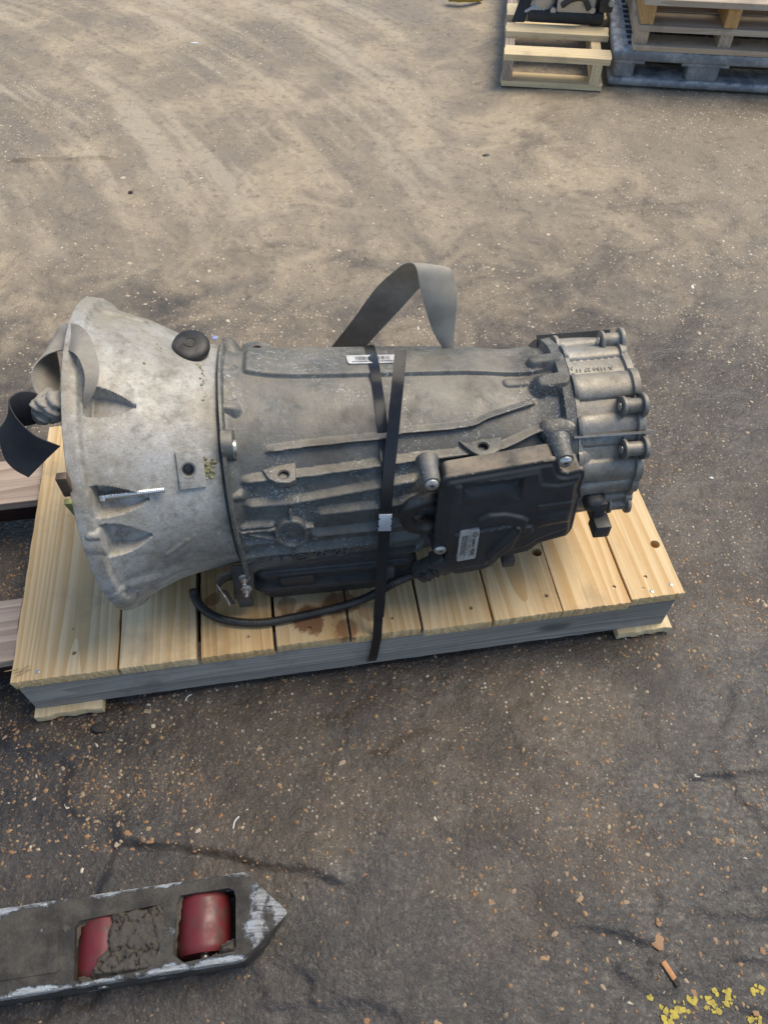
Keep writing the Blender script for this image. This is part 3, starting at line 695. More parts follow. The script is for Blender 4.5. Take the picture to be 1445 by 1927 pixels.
def bell_rings(P):
    c = P.copy()
    def ring(u, sc, off): r = r_bell(np.full(len(bell.an), max(u, 0)), bell.an)*sc+off; return np.stack([np.full(len(bell.an), u), r*np.sin(bell.an), r*np.cos(bell.an)], -1)[None]
    p0 = P[:1].copy(); p0[..., 0] = -.001; p0[..., 1:] *= .995
    inner = [ring(-.001, 1, -.016), ring(.004, 1, -.02), ring(.02, 1, -.03), ring(.08, 1, -.034), ring(.15, 1, -.034), ring(.152, .3, 0)]
    end = [P[-1:]*np.array([1, .99, .99]), P[-1:]*np.array([1, .6, .6])]
    return inner[::-1]+[p0, P]+end
bell_o = link('bell_housing', bell.mesh('bell_housing', bell_rings), M_BELL, gear); bell_o['label'] = 'pale flared bell housing with bolt pockets'
# square pad with its tapped hole
n_ = nrm(hq, r_bell); Mx = frame(L(hq), L(n_)-L(np.zeros(3)), (1, 0, 0))
pad = MB().box((.004, 0, -.001), (.036, .052, .008), .0012, Mx).build('threaded_pad', M_BELL, gear)
cb = MB().lathe([(.0098, -.02), (.0098, .02)], Mx, 28).build('c', M_CLOD); cb.parent = gear; bpy.context.view_layer.update(); cut(pad, [cb])
MB().lathe([(.0098, -.02), (.0098, .0034), (.0112, .0036), (.0112, .0028), (.0084, .0024), (.0084, -.02)], Mx, 28, cap=False).build('threaded_hole', M_TAIL, pad)
# yellow sealant lumps along the joint
mb = MB()
def lump(px, py, rf, r, flat=.6):
    q = hit(px, py, rf); p = L(q); k = bmesh.ops.create_icosphere(mb.bm, subdivisions=2, radius=r)
    for v in k['verts']:
        f_ = 1+.75*vnoise(np.array([[v.co.x*330+px, v.co.y*330+py, v.co.z*330]]), 3)[0]; v.co = Vector((v.co.x*f_, v.co.y*f_*flat, v.co.z*f_*1.2))+Vector(p)
for i in range(26): lump(random.uniform(382, 402), random.uniform(860, 902), r_bell, random.uniform(.0014, .0042), .22)
for i in range(34):
    t = random.random(); lump(374+12*t+random.gauss(0, 2.2), 682+70*t*t+random.gauss(0, 3), r_bell, random.uniform(.0006, .0015), 1)
for px, py in ((300, 652), (297, 648), (304, 655), (272, 684)): lump(px, py, r_bell, .0016, 1)
tag(mb.build('sealant', M_SEALANT, gear, None), kind='stuff')
# rubber bung on the top of the bell
q = hit(362, 660, r_bell); p = Vector(L(q)); Mx = frame(p+Vector((0, 0, .001)), Vector((.06, -.22, 1)), (1, 0, 0))
bung = MB().lathe([(.006, -.014), (.02, -.012), (.024, -.002), (.0265, .006), (.0268, .011), (.0245, .0155), (.020, .0178), (.012, .0190), (.004, .0194)], Mx, 40).build('rubber_bung', M_RUBBER, gear, 60)
MB().lathe([(.0085, .0186), (.0085, .0202), (.0068, .0202), (.0068, .0186)], Mx, 24, cap=False).build('moulded_ring', M_RUBBER, bung)
# stuck bolt
def bolt_local(o, d, length, r, head_r, head_h, name='bolt', m=M_ZINC, flange=True):
    Mx = frame(o, d); mb = MB()
    n = int(length/.0013); prof = [(r*(1 if k % 2 else .86), head_h+k*length/n) for k in range(n+1)]
    b = MB().lathe(prof, Mx, 14).build(name, m, gear)
    h = MB(); h.lathe([(head_r, 0), (head_r, head_h*.85), (head_r*.88, head_h)], Mx, 6); h.build('head', m, b, 30)
    return b
u0, a0, rp = pk2['u'], pk2['a'], pk2['rp']; rb = rp+.0075
bo = L([u0+.002, rb*math.sin(a0), rb*math.cos(a0)])
bolt_local(bo, (1, 0, .035), .078, .0042, .0078, .007, 'stuck_bolt')
# tabs behind the flange
q1 = L(onu(124, 912, -.004)); MB().box((0, 0, 0), (.014, .012, .036), .002, Matrix.Translation(q1)).build('locating_tab', M_BROWNTAB, gear)
q1 = L(onu(138, 955, -.004)); MB().box((0, 0, 0), (.010, .008, .040), .002, Matrix.Translation(q1) @ Matrix.Rotation(.25, 4, 'X')).build('locating_tab', M_BRASS, gear)

# --- main case
case = Casting(np.arange(.186, .691, .00125), angs(math.radians(-70), math.radians(150), .0083, .03), r_case)
U, A_ = case.U, case.A
case.d += .010*ss(-U, -.1925, -.190)+.004*ss(-U, -.206, -.192)                 # joint flange
case.d += .012*ss(U, .672, .676)                                               # end flange
case.d += .0009*fbm(case.P*14, 3, 9)
# raised spine
sp = case.path([(425, 678), (445, 697), (480, 707), (560, 712), (720, 709), (850, 706), (950, 708), (1010, 704)], 60)
ae = np.interp(U, sp[:, 0], np.arctan2(sp[:, 1], sp[:, 2]))
case.d = np.maximum(case.d, .0065*ss(ae-A_, -.014, .022)*ss(A_, -1.1, -.8)*ss(U, .215, .225)*ss(-U, -.668, -.655))
RB = .0042
ribs = [([(494, 852), (591, 839), (716, 826), (750, 817), (877, 804), (922, 787), (1008, 759)], RB*1.1, .0075),
        ([(449, 910), (494, 901), (561, 895), (716, 874), (787, 863), (860, 855), (940, 843), (1004, 815), (1035, 806)], RB*1.25, .009),
        ([(452, 952), (561, 940), (714, 913), (790, 900)], RB, .0075),
        ([(434, 991), (524, 984)], RB*.9, .0065), ([(583, 964), (711, 949), (790, 936)], RB, .0075),
        ([(440, 1022), (530, 1012)], RB, .0065), ([(573, 1003), (708, 988), (800, 972)], RB, .0075),
        ([(440, 1046), (560, 1030), (708, 1013), (800, 1000)], RB, .0075),
        ([(745, 1035), (800, 1026)], RB*1.3, .006)]
for p_, w_, h_ in ribs: case.ledge(p_, h_*1.25, .0095 if h_ > .007 else .0075, .0014)
# round cast boss with spokes
cq = hit(549, 997, r_case); ring = []
for k in range(33):
    t = 2*math.pi*k/32; ring.append(hit(549+28*math.cos(t), 997+22*math.sin(t), r_case))
case.rib(None, .0048, .0095, 'flat', .5, Q=ring)
D = case.dist([cq, cq+1e-5]); case.d = np.where(D < .019, np.minimum(case.d, .0015), case.d)
for p_ in ([(546, 955), (547, 975)], [(552, 1018), (553, 1034)], [(455, 996), (520, 990)], [(470, 999), (522, 1008)], [(577, 985), (588, 985)], [(458, 1032), (459, 1064)]): case.rib(p_, .0035, .009, 'flat', .5)
# bolt bosses next to the bell joint
case.rib([(404, 655), (432, 660)], .024, .019, 'flat', .75); case.rib([(416, 698), (436, 694)], .012, .008, 'soft')
case.rib([(412, 768), (440, 772)], .015, .009, 'soft'); qb = hit(441, 838, r_case, .012); case.cyl([(400, 838), (430, 838)], .021, .021, qb[0])
case.rib([(430, 936), (452, 932)], .014, .008, 'soft'); case.rib([(440, 994), (464, 995)], .010, .006, 'round')
case.rib([(414, 745), (436, 742)], .012, .003, 'round')
# bosses at the far end
case.rib([(1003, 690), (1046, 684)], .019, .015, 'flat', .7); case.rib([(1020, 727), (1054, 722)], .022, .016, 'flat', .7)
case.rib([(1034, 812), (1062, 808)], .018, .016, 'round'); case.rib([(985, 672), (1000, 670)], .012, .008, 'round'); case.rib([(955, 722), (985, 720)], .008, .004, 'round')
case.rib([(1065, 740), (1078, 822)], .006, .010, 'flat')
def case_rings(P):
    e = [P[:1]*np.array([1, .4, .4]), P]; q = P[-1:].copy(); q[..., 1:] *= .5; return e+[q]
case_o = link('main_case', case.mesh('main_case', case_rings), M_CASE, gear); case_o['label'] = 'dark grey ribbed middle case'
# bolt end in the big boss
q = hit(440, 838, r_case, .010); MB().lathe([(.0105, 0), (.0105, .006), (.009, .008)], frame(L(q)+np.array([-.004, 0, -.004]), (1, 0, 0)), 18).build('bolt', M_STEEL, gear)
# flat lugs with drilled holes
def lug(outer, holec, z_off, th, hr, m=M_CASE, name='lifting_lug', rf=r_case, zabs=None, back=0):
    hq = hit(*holec, rf, .004); z = (G0[2]+hq[2]+z_off) if zabs is None else zabs
    poly = [LW(onz(*p, z)) for p in outer]
    o = MB().prism(poly, (0, 0, -th), .0015).build(name, m, gear)
    hc = LW(onz(*holec, z)); c = MB().lathe([(hr, -th*2), (hr, th)], Matrix.Translation(hc), 24).build('c', M_CLOD); c.parent = gear
    bpy.context.view_layer.update(); cut(o, [c]); 
    MB().lathe([(hr*.98, -th*.72), (hr*.98, -.0012), (hr*.82, -.0012), (hr*.82, -th*.72)], Matrix.Translation(hc), 24, cap=True).build('bore', M_DARKCAST, o)
    return o
lug([(494, 884), (512, 878), (556, 868), (556, 902), (545, 908), (524, 908), (506, 901)], (534, 893), .008, .014, .0088)
lug([(862, 829), (880, 833), (905, 826), (944, 822), (940, 846), (925, 855), (903, 857), (888, 850)], (909, 840), .008, .014, .0088)
zb = G0[2]+.098
lug([(452, 672), (456, 648), (470, 642), (498, 643), (512, 650), (520, 672)], (483, 656), 0, .018, .0078, zabs=zb)
lug([(548, 674), (556, 657), (566, 653), (580, 654), (592, 674)], (571, 660), 0, .018, .005, zabs=zb)
lug([(826, 676), (834, 658), (850, 652), (880, 655), (892, 676)], (868, 662), 0, .018, .005, zabs=zb-.008)
# slotted core plugs
for px, py, an_ in ((567, 1044, .2), (603, 1038, .9), (640, 1035, 1.0)):
    q = hit(px, py, r_case, .0); n_ = nrm(q, r_case); Mx = frame(L(q), L(n_)-L(np.zeros(3)), (1, 0, 0))
    pg = MB().lathe([(.0098, -.004), (.0098, .005), (.0078, .0055), (.0078, .0015), (.002, .0015)], Mx, 22).build('core_plug', M_CASE, gear)
    MB().box((0, 0, .003), (.013, .0032, .004), .0006, Mx @ Matrix.Rotation(an_, 4, 'Z')).build('slot_bar', M_CASE, pg)
q = hit(530, 1049, r_case); n_ = nrm(q, r_case); Mx = frame(L(q), L(n_)-L(np.zeros(3)), (1, 0, 0))
MB().box((-.008, 0, .001), (.013, .014, .008), .001, Mx).box((.009, 0, .001), (.014, .013, .007), .001, Mx).build('cast_pad', M_CASE, gear)

# --- oil pan: stacked rounded outlines
def rrect(u0, u1, s0, s1, r, n=7):
    P = []
    for cx_, cy_, a_ in ((u1-r, s1-r, 0), (u0+r, s1-r, 1), (u0+r, s0+r, 2), (u1-r, s0+r, 3)):
        for k in range(n): t = math.pi/2*(a_+k/(n-1)); P.append((cx_+r*math.cos(t), cy_+r*math.sin(t)))
    return P
def stack(prof, u0, u1, s0, s1, r, name, m, parent):
    rings = []
    for h, ins in prof: rings.append([(a, b, h) for a, b in rrect(u0+ins, u1-ins, s0+ins, s1-ins, max(r-ins*.5, .004))])
    V = L(np.array(rings)); n, k = V.shape[:2]; v, f = grid(V, wrap=True)
    me = bpy.data.meshes.new(name); me.from_pydata(v.tolist(), [], f.tolist()+[list(range(k)), [(n-1)*k+i for i in range(k)][::-1]]); me.update()
    bm = bmesh.new(); bm.from_mesh(me); bmesh.ops.recalc_face_normals(bm, faces=bm.faces[:]); bm.to_mesh(me); bm.free(); smooth(me, 35)
    return link(name, me, m, parent)
stack([(-.083, .002), (-.084, -.003), (-.093, -.0035), (-.0945, .003), (-.100, .004), (-.122, .0045), (-.125, .000)], .196, .455, -.14, .150, .014, 'pan_rail', M_DARKCAST, gear)
pan = stack([(-.1235, .004), (-.1265, -.001), (-.130, -.001), (-.132, .005), (-.150, .006), (-.156, .0045), (-.1585, -.006), (-.1645, -.0065), (-.167, -.002), (-.180, .0), (-.186, .003), (-.205, .008), (-.2135, .015), (-.2172, .03)], .192, .455, -.145, .152, .022, 'oil_pan', M_PAN, gear)
q = ons(560, 1089, .150); MB().box((q[0], -q[1], q[2]+GH), (.055, .012, .022), .0015).build('raised_panel', M_PAN, pan)
# --- bracket with two bolts and torn hook
bq = [ons(*p, .168) for p in ((436, 1068), (477, 1064), (479, 1118), (470, 1126), (441, 1128))]
br = MB().prism([L(b) for b in bq], (0, .004, 0), .0008).build('bracket', M_DARKCAST, gear)
for px, py in ((460, 1086), (464, 1107)):
    q = L(ons(px, py, .168)); b = MB().lathe([(.009, 0), (.009, .002), (.0075, .003)], frame(q, (0, -1, 0)), 20).build('washer', M_STEEL, br)
    MB().lathe([(.006, .003), (.006, .008)], frame(q, (0, -1, 0)), 6).lathe([(.0034, .008), (.0034, .015), (.0028, .016)], frame(q, (0, -1, 0)), 12).build('nut', M_STEEL, b, 30)
hookc = [(437, 1076), (424, 1079), (412, 1088), (409, 1100), (418, 1114), (428, 1128), (434, 1139)]
A = [L(ons(x, y, .168+.004*i)) for i, (x, y) in enumerate(hookc)]; B = [L(ons(x+(4 if i < 4 else 7), y+(13 if i < 4 else -2), .150+.004*i)) for i, (x, y) in enumerate(hookc)]
link('torn_hook', ribbon(A, B, .003, 40, 5), M_DARKCAST, br)
A2 = [L(ons(x-1, y, .1705+.004*(i+3))) for i, (x, y) in enumerate(hookc[3:])]
MB().tube(catmull(A2, 24), [.0016*(.6+.6*random.random()) for _ in range(24)], 6).build('bright_edge', M_ZINC, br)
MB().box(tuple(L(ons(462, 1128, .160))), (.024, .014, .03), .003).build('bracket_foot', M_DARKCAST, br)
# --- control unit cover: an outline with pressed relief
SP = .182
ol = [(828, 907), (839, 897), (930, 881), (1028, 864), (1047, 862), (1052, 876), (1055, 886), (1066, 888), (1097, 880), (1101, 890), (1092, 916), (1095, 929), (1089, 940), (1076, 994), (1066, 1006), (1014, 1020), (994, 1035),
      (941, 1047), (924, 1064), (903, 1071), (857, 1079), (845, 1074), (835, 1053), (842, 1035), (838, 1028), (819, 1020), (816, 1009)]
O2 = np.array([ons(*p, SP)[[0, 2]] for p in ol])
dens = []
for k in range(len(O2)):
    a, b = O2[k], O2[(k+1) % len(O2)]; m_ = max(1, int(np.linalg.norm(b-a)/.003)); dens += [a+(b-a)*j/m_ for j in range(m_)]
O2d = np.array(dens)
for _ in range(2): O2d = .25*np.roll(O2d, 1, 0)+.5*O2d+.25*np.roll(O2d, -1, 0)
def inside(P, O):
    x, y = P.T; c = np.zeros(len(P), bool); n = len(O)
    for i in range(n):
        x1, y1 = O[i]; x2, y2 = O[i-1]; k = ((y1 > y) != (y2 > y)) & (x < (x2-x1)*(y-y1)/(y2-y1+1e-15)+x1); c ^= k
    return c
def odist(P, O):
    D = np.full(len(P), 9.)
    for i in range(len(O)):
        a, b = O[i-1], O[i]; ab = b-a; t = np.clip(((P-a)@ab)/max(ab@ab, 1e-12), 0, 1); D = np.minimum(D, np.linalg.norm(P-a-t[:, None]*ab, axis=1))
    return D
lo, hi = O2d.min(0), O2d.max(0); st = .0016
gr = np.stack(np.meshgrid(np.arange(lo[0], hi[0], st), np.arange(lo[1], hi[1], st), indexing='ij'), -1).reshape(-1, 2)
gr = gr[inside(gr, O2d)]; gr = gr[odist(gr, O2d) > .0012]
allp = np.vstack([O2d, gr]); nO = len(O2d)
v2, e2, f2, *_ = delaunay_2d_cdt([Vector(p) for p in allp], [(i, (i+1) % nO) for i in range(nO)], [], 1, 1e-7)
v2 = np.array([list(v) for v in v2]); dO = odist(v2, O2d)
def spoly(pts): return np.array([ons(*p, SP)[[0, 2]] for p in pts])
def sdf(poly):
    d = odist(v2, poly); return np.where(inside(v2, poly), d, -d)
def sline(pts):
    Q = spoly(pts); D = np.full(len(v2), 9.)
    for a, b in zip(Q[:-1], Q[1:]):
        ab = b-a; t = np.clip(((v2-a)@ab)/max(ab@ab, 1e-12), 0, 1); D = np.minimum(D, np.linalg.norm(v2-a-t[:, None]*ab, axis=1))
    return D
hz = .0028*ss(dO, 0, .0022)+.0045*ss(dO, .005, .011)
hz += .0035*ss(sdf(spoly([(840, 925), (852, 905), (1016, 875), (1022, 900), (1050, 902), (1085, 895), (1080, 930), (1070, 985), (1010, 1008), (985, 1024), (935, 1036), (912, 1056), (856, 1064), (852, 1040), (832, 1010)])), 0, .007)
pp = spoly([(866, 903), (985, 887), (978, 930), (860, 942)]); k = sdf(pp); hz -= .011*ss(k, 0, .006)*ss(v2[:, 1], pp[:, 1].min()-.01, pp[:, 1].max())  # scoop
k2 = sdf(spoly([(872, 918), (975, 905), (972, 930), (866, 938)])); hz += .004*np.sqrt(np.clip(k2/.01, 0, 1))
hz += .0055*ss(sdf(spoly([(890, 968), (915, 954), (950, 952), (980, 958), (992, 964), (985, 980), (975, 992), (960, 1020), (925, 1042), (908, 1038), (945, 1000), (968, 978), (940, 970)])), -.001, .004)
hz += .004*ss(.0042-sline([(856, 995), (970, 976), (972, 982), (915, 1036)]), 0, .003)
hz += .0045*ss(sdf(spoly([(975, 985), (985, 976), (998, 975), (1002, 985), (990, 996), (978, 996)])), 0, .003)
hz += .003*ss(sdf(spoly([(1000, 960), (1075, 945), (1072, 972), (1004, 985)])), 0, .012)+.0025*ss(sdf(spoly([(1005, 940), (1080, 930), (1078, 940), (1008, 950)])), 0, .004)
hz += .002*fbm(np.c_[v2*14, v2[:, 0]*0], 2, 8)*ss(dO, 0, .01)
Vt = [tuple(L((a, SP+h_, b))) for (a, b), h_ in zip(v2, hz)]; Fs = [tuple(f) for f in f2]
DEP = .030; n0 = len(Vt)
for k in range(nO): Vt.append(tuple(L((O2d[k, 0], SP-.004, O2d[k, 1]))))
sh = (O2d.mean(0)-O2d); sh /= np.linalg.norm(sh, axis=1, keepdims=True)
for k in range(nO): Vt.append(tuple(L((O2d[k, 0]+sh[k, 0]*.004, SP-.0065, O2d[k, 1]+sh[k, 1]*.004))))
for k in range(nO): Vt.append(tuple(L((O2d[k, 0]+sh[k, 0]*.004, SP-DEP, O2d[k, 1]+sh[k, 1]*.004))))
for k in range(nO):
    q = (k+1) % nO; Fs += [(k, q, n0+q, n0+k), (n0+k, n0+q, n0+nO+q, n0+nO+k), (n0+nO+k, n0+nO+q, n0+2*nO+q, n0+2*nO+k)]
Fs.append(tuple(range(n0+2*nO, n0+3*nO)))
me = bpy.data.meshes.new('control_unit'); me.from_pydata(Vt, [], Fs); me.update()
bm = bmesh.new(); bm.from_mesh(me); bmesh.ops.recalc_face_normals(bm, faces=bm.faces[:]); bm.to_mesh(me); bm.free(); smooth(me, 50)
ecu = link('control_unit', me, M_PLASTIC, gear); ecu['label'] = 'black plastic control unit cover with pressed ribs'
# carrier behind it, its top dusty
cp = [ons(*p, .128) for p in ((832, 884), (842, 876), (936, 861), (1030, 846), (1058, 856), (1066, 880), (1060, 950), (860, 1000), (824, 985))]
MB().prism([L(c) for c in cp], (0, -.022, 0), .002).build('control_unit_carrier', M_PLASTIC, gear)
# mounting posts and their screws
for (px, py), ln in (((812, 911), .044), ((1063, 868), .040), ((828, 1033), .045)):
    q = ons(px, py, SP+.002); o_ = L(q); pr = MB()
    pr.lathe([(.0165, -ln), (.0135, -ln*.6), (.0128, -.004), (.012, -.001), (.0105, 0)], frame(o_, (0, -1, 0)), 26)
    post = pr.build('mounting_post', M_CASE if py < 1000 else M_PLASTIC, gear)
    sc_ = MB().lathe([(.0098, 0), (.0098, .0022), (.0075, .0048), (.0042, .0056), (.0042, .003), (.001, .003)], frame(o_+np.array([0, -.0003, 0]), (0, -1, 0)), 24).build('screw', M_STEEL, post)
    MB().lathe([(.0036, .0026), (.0036, .0034)], frame(o_, (0, -1, 0)), 6).build('socket', M_INK, sc_)
# silver sticker with its printing
lc = [ons(*p, SP+.0165) for p in ((866, 1004), (903, 997), (896, 1050), (859, 1057))]
lc = [np.array(L(c)) for c in lc]; lo_, ex, ey = lc[0], lc[1]-lc[0], lc[3]-lc[0]
def on_label(a, b, off=0): return lo_+ex*a+ey*b+np.array([0, -off, 0])
rc = []
for (cx_, cy_, a_) in ((.92, .06, -1), (.92, .94, 0), (.08, .94, 1), (.08, .06, 2)):
    for k in range(4): t = math.pi/2*(a_+k/3); rc.append(on_label(cx_+.08*math.cos(t), cy_+.06*math.sin(t)))
stk = MB().prism(rc, (0, .009, 0)).build('sticker', M_LABEL, ecu); stk['label'] = 'silver maker sticker printed in black'
def text_mesh(txt, size, bold=0.0):
    c = bpy.data.curves.new('t', 'FONT'); c.body = txt; c.size = size; c.offset = bold; c.resolution_u = 2
    o = bpy.data.objects.new('t', c); COL.objects.link(o); dg = bpy.context.evaluated_depsgraph_get(); me = bpy.data.meshes.new_from_object(o.evaluated_get(dg))
    bpy.data.objects.remove(o); bpy.data.curves.remove(c); return me
def label_text(txt, a, b, hgt, length, bold=0):
    """reads down the sticker: text x runs along ey, text y along ex"""
    me = text_mesh(txt, 1, bold); co = np.array([v.co[:] for v in me.vertices]); w = co[:, 0].max()-co[:, 0].min(); co[:, 0] -= co[:, 0].min(); h_ = max(co[:, 1].max(), .5)
    for v, c in zip(me.vertices, co): v.co = Vector(on_label(a+hgt*c[1]/h_, b+length*c[0]/w, .0005))
    me.update(); return link('printing', me, M_INK, stk)
label_text('SIEMENS', .70, .26, .13, .30, .02); label_text('VDO', .68, .60, .20, .26, .03)
label_text('A 034 446 03 10', .56, .12, .075, .78); label_text('5WP21 HW04 SW', .44, .12, .06, .7)
for k, (a, ln) in enumerate(((.34, .72), (.24, .6), (.14, .66))):
    mb = MB(); b = .12
    while b < .12+ln:
        w_ = random.uniform(.02, .07); mb.prism([on_label(a, b, .0002), on_label(a+.05, b, .0002), on_label(a+.05, b+w_, .0002), on_label(a, b+w_, .0002)], (0, -.0003, 0)); b += w_+.018
    mb.build('printing', M_INK, stk)
mb = MB()
for k in range(24):
    t0, t1 = 2*math.pi*k/24, 2*math.pi*(k+1)/24
    f_ = lambda t, r: on_label(.80+.13*r*math.cos(t), .13+.09*r*math.sin(t), .0004)
    mb.prism([f_(t0, .82), f_(t1, .82), f_(t1, 1), f_(t0, 1)], (0, -.0003, 0))
for k in range(3):
    t = math.pi+2*math.pi*k/3; t = t+math.pi; c0 = on_label(.80, .13, .0004)
    mb.prism([f_(t, .95), f_(t+.9, .12), c0, f_(t-.9, .12)], (0, -.0003, 0))
mb.build('emblem', M_INK, stk)
# --- hose bend, connector and conduit
hp = [ons(x, y, s) for x, y, s in ((835, 938, .15), (812, 940, .162), (788, 944, .168), (770, 955, .170), (764, 972, .170), (772, 987, .170), (788, 992, .168), (806, 992, .166), (830, 990, .155))]
MB().tube(catmull([L(h_) for h_ in hp], 40), .0105, 16).build('hose', M_RUBBER, gear, None)
for (x, y), d_ in (((733, 1075), (.016, .016, .03)), ((738, 1092), (.02, .014, .012))):
    MB().box(tuple(L(ons(x, y, .166))), d_, .005, seg=3).build('sensor_stub', M_DARKCAST, gear)
cA, cB = np.array(L(ons(779, 1082, .172))), np.array(L(ons(842, 1052, .172))); dv = Vector(cB-cA); Mx = frame(cA, dv, (0, -1, 0))
con = MB().box((0, 0, dv.length*.45), (.024, .034, dv.length*.75), .003, Mx).box((0, 0, dv.length*.85), (.028, .042, dv.length*.4), .003, Mx).box((.013, 0, dv.length*.4), (.004, .012, dv.length*.5), .001, Mx).build('connector', M_PLASTIC, gear)
for k in (.3, .55): MB().box((.0135, 0, dv.length*k), (.003, .03, .004), .0008, Mx).build('clip', M_CONDUIT, con)
q = L(ons(832, 1078, .178)); MB().box(tuple(q), (.018, .004, .008), .001).build('red_mark', M_REDMARK, con)
cw = [(364, 1109, .150), (368, 1126, .1385), (384, 1147, .1385), (412, 1163, .1385), (452, 1171, .1385), (500, 1171, .1385), (560, 1160, .1385), (615, 1148, .1385), (660, 1136, .142), (700, 1120, .150)]
cpts = [LW(onz(x, y, z)) for x, y, z in cw]+[L(ons(735, 1100, .178)), L(ons(762, 1088, .174)), L(ons(782, 1080, .172))]
cp_ = catmull(cpts, 640); cl = np.cumsum(np.r_[0, np.linalg.norm(np.diff(cp_, axis=0), axis=1)]); tt = np.arange(0, cl[-1], .00105)
cp_ = np.stack([np.interp(tt, cl, cp_[:, k]) for k in range(3)], -1)
cond = MB().tube(cp_, [.0076 if (k // 2) % 2 == 0 else .0064 for k in range(len(cp_))], 14).build('wiring_conduit', M_CONDUIT, gear, 70)
MB().tube([cp_[0]+(cp_[0]-cp_[3])*k for k in (-.2, .2)], .0048, 12).build('conduit_mouth', M_INK, cond)

# --- tail housing
def mk_tail():
    t = Casting(np.arange(.691, .7930, .00115), angs(math.radians(-80), math.radians(160), .0085, .03), r_tail); U, A_ = t.U, t.A
    for a, b, w, h in (((1066, 668), (1160, 660), .014, .0115), ((1092, 729), (1215, 718), .018, .014), ((1100, 802), (1222, 792), .014, .0125), ((1104, 828), (1222, 818), .009, .006),
                       ((1103, 888), (1215, 878), .0165, .014), ((1100, 919), (1205, 906), .012, .010), ((1034, 649), (1130, 640), .012, .010), ((1078, 867), (1092, 866), .012, .008), ((1100, 948), (1180, 940), .012, .008)):
        t.rib([a, b], w*1.2, h*.66, 'round')
    for k in range(7):                                       # the same ribs go on round the hidden back
        an = math.radians(-95-32*k); Q = [np.array([u, .13*math.sin(an), .13*math.cos(an)]) for u in (.72, .80)]; t.rib(None, .018, .008, 'round', Q=Q)
    t.d += .005*ss(U, .780, .782); t.d += .006*ss(-U, -.699, -.6965); t.d += .0008*fbm(t.P*16, 3, 19); return t
tail = mk_tail()
def tail_rings(P):
    a = P[:1].copy(); a[..., 1:] *= .5; b = P[-1:].copy(); b[..., 1:] *= .86; c = b.copy(); c[..., 0] -= .03; d = c.copy(); d[..., 1:] *= .3; return [a, P, b, c, d]
tail_o = link('tail_housing', tail.mesh('tail_housing', tail_rings), M_TAIL, gear); tail_o['label'] = 'bright ribbed end housing with paired bolt ears'
def radial(u, a, r): return np.array([u, r*math.sin(a), r*math.cos(a)])
def ear(lpx, rpx, r=.0150):
    ql, qr = onu(*lpx, .752), onu(*rpx, .784); c = .5*(ql[1:]+qr[1:]); a = math.atan2(c[0], c[1]); rho = np.hypot(*c); rho = min(max(rho, .139), .146)
    er = np.array([0, math.sin(a), math.cos(a)]); et = np.array([0, math.cos(a), -math.sin(a)]); base = tail.surf(.77, a)-.006
    def outline(u, rr):
        P = [np.array([u, 0, 0])+er*base-et*rr*1.2]
        for k in range(17):
            t = math.pi*(1-k/16); P.append(np.array([u, 0, 0])+er*(rho+rr*math.sin(t))+et*rr*math.cos(t))
        P.append(np.array([u, 0, 0])+er*base+et*rr*1.2); return [L(p) for p in P]
    e = MB().prism(outline(.757, r), (.0045, 0, 0), .0012).prism(outline(.786, r*1.15), (.0062, 0, 0), .0012)
    e.lathe([(r*.72, 0), (r*.72, .030)], frame(L(radial(.7585, a, rho)), (1, 0, 0)), 24)
    e.box((0, 0, 0), (.028, .014, max(rho-base, .006)), .0, frame(L(radial(.776, a, (rho+base)/2)), L(er)-L(np.zeros(3)), (1, 0, 0)))
    o = e.build('bolt_ear', M_TAIL, gear)
    for du in (.7548,): MB().lathe([(r*.42, -.0006), (r*.42, .001), (r*.3, .0012)], frame(L(radial(du, a, rho)), (-1, 0, 0)), 18).build('bush', M_STEEL, o)
for l_, r_ in (((1130, 632), (1155, 627)), ((1194, 753), (1222, 747)), ((1190, 860), (1219, 857)), ((1138, 947), (1167, 947))): ear(l_, r_)
def fin(pts, th, name, m):
    A = [hit(*p, r_tail, 0) for p in pts]; B = []; Ai = []
    for q in A:
        a = math.atan2(q[1], q[2]); B.append(radial(q[0], a, .1485)); Ai.append(radial(q[0], a, .125))
    link(name, ribbon([L(q) for q in Ai], [L(q) for q in B], th, 12, 3), m, gear)
fin([(1076, 822), (1150, 816), (1224, 810)], .0032, 'thin_fin', M_TAIL)
af = math.radians(-36); link('thin_fin', ribbon([L(radial(u, af, .125)) for u in (.672, .73, .79)], [L(radial(u, af, .150)) for u in (.672, .73, .79)], .004, 12, 3), M_DARKCAST, gear)
q = onu(1128, 988, .742); MB().box(tuple(L(q)), (.026, .03, .028), .003).box(tuple(L(q)+np.array([-.004, .02, .022])), (.018, .03, .05), .003).build('lower_lug', M_DARKCAST, gear)
q = onu(1135, 945, .735); MB().box(tuple(L(onu(1122, 962, .728))+np.array([0, .03, 0])), (.03, .05, .028), .010, seg=3).build('lower_boss', M_DARKCAST, gear)
q = ons(955, 1052, .16); MB().box(tuple(L(q)), (.02, .02, .02), .002).build('plug_stub', M_DARKCAST, gear)
# case support foot so the raised end rests on the deck
MB().box((.60, 0, .055), (.10, .16, .1095), .01).build('sump_block', M_DARKCAST, gear)
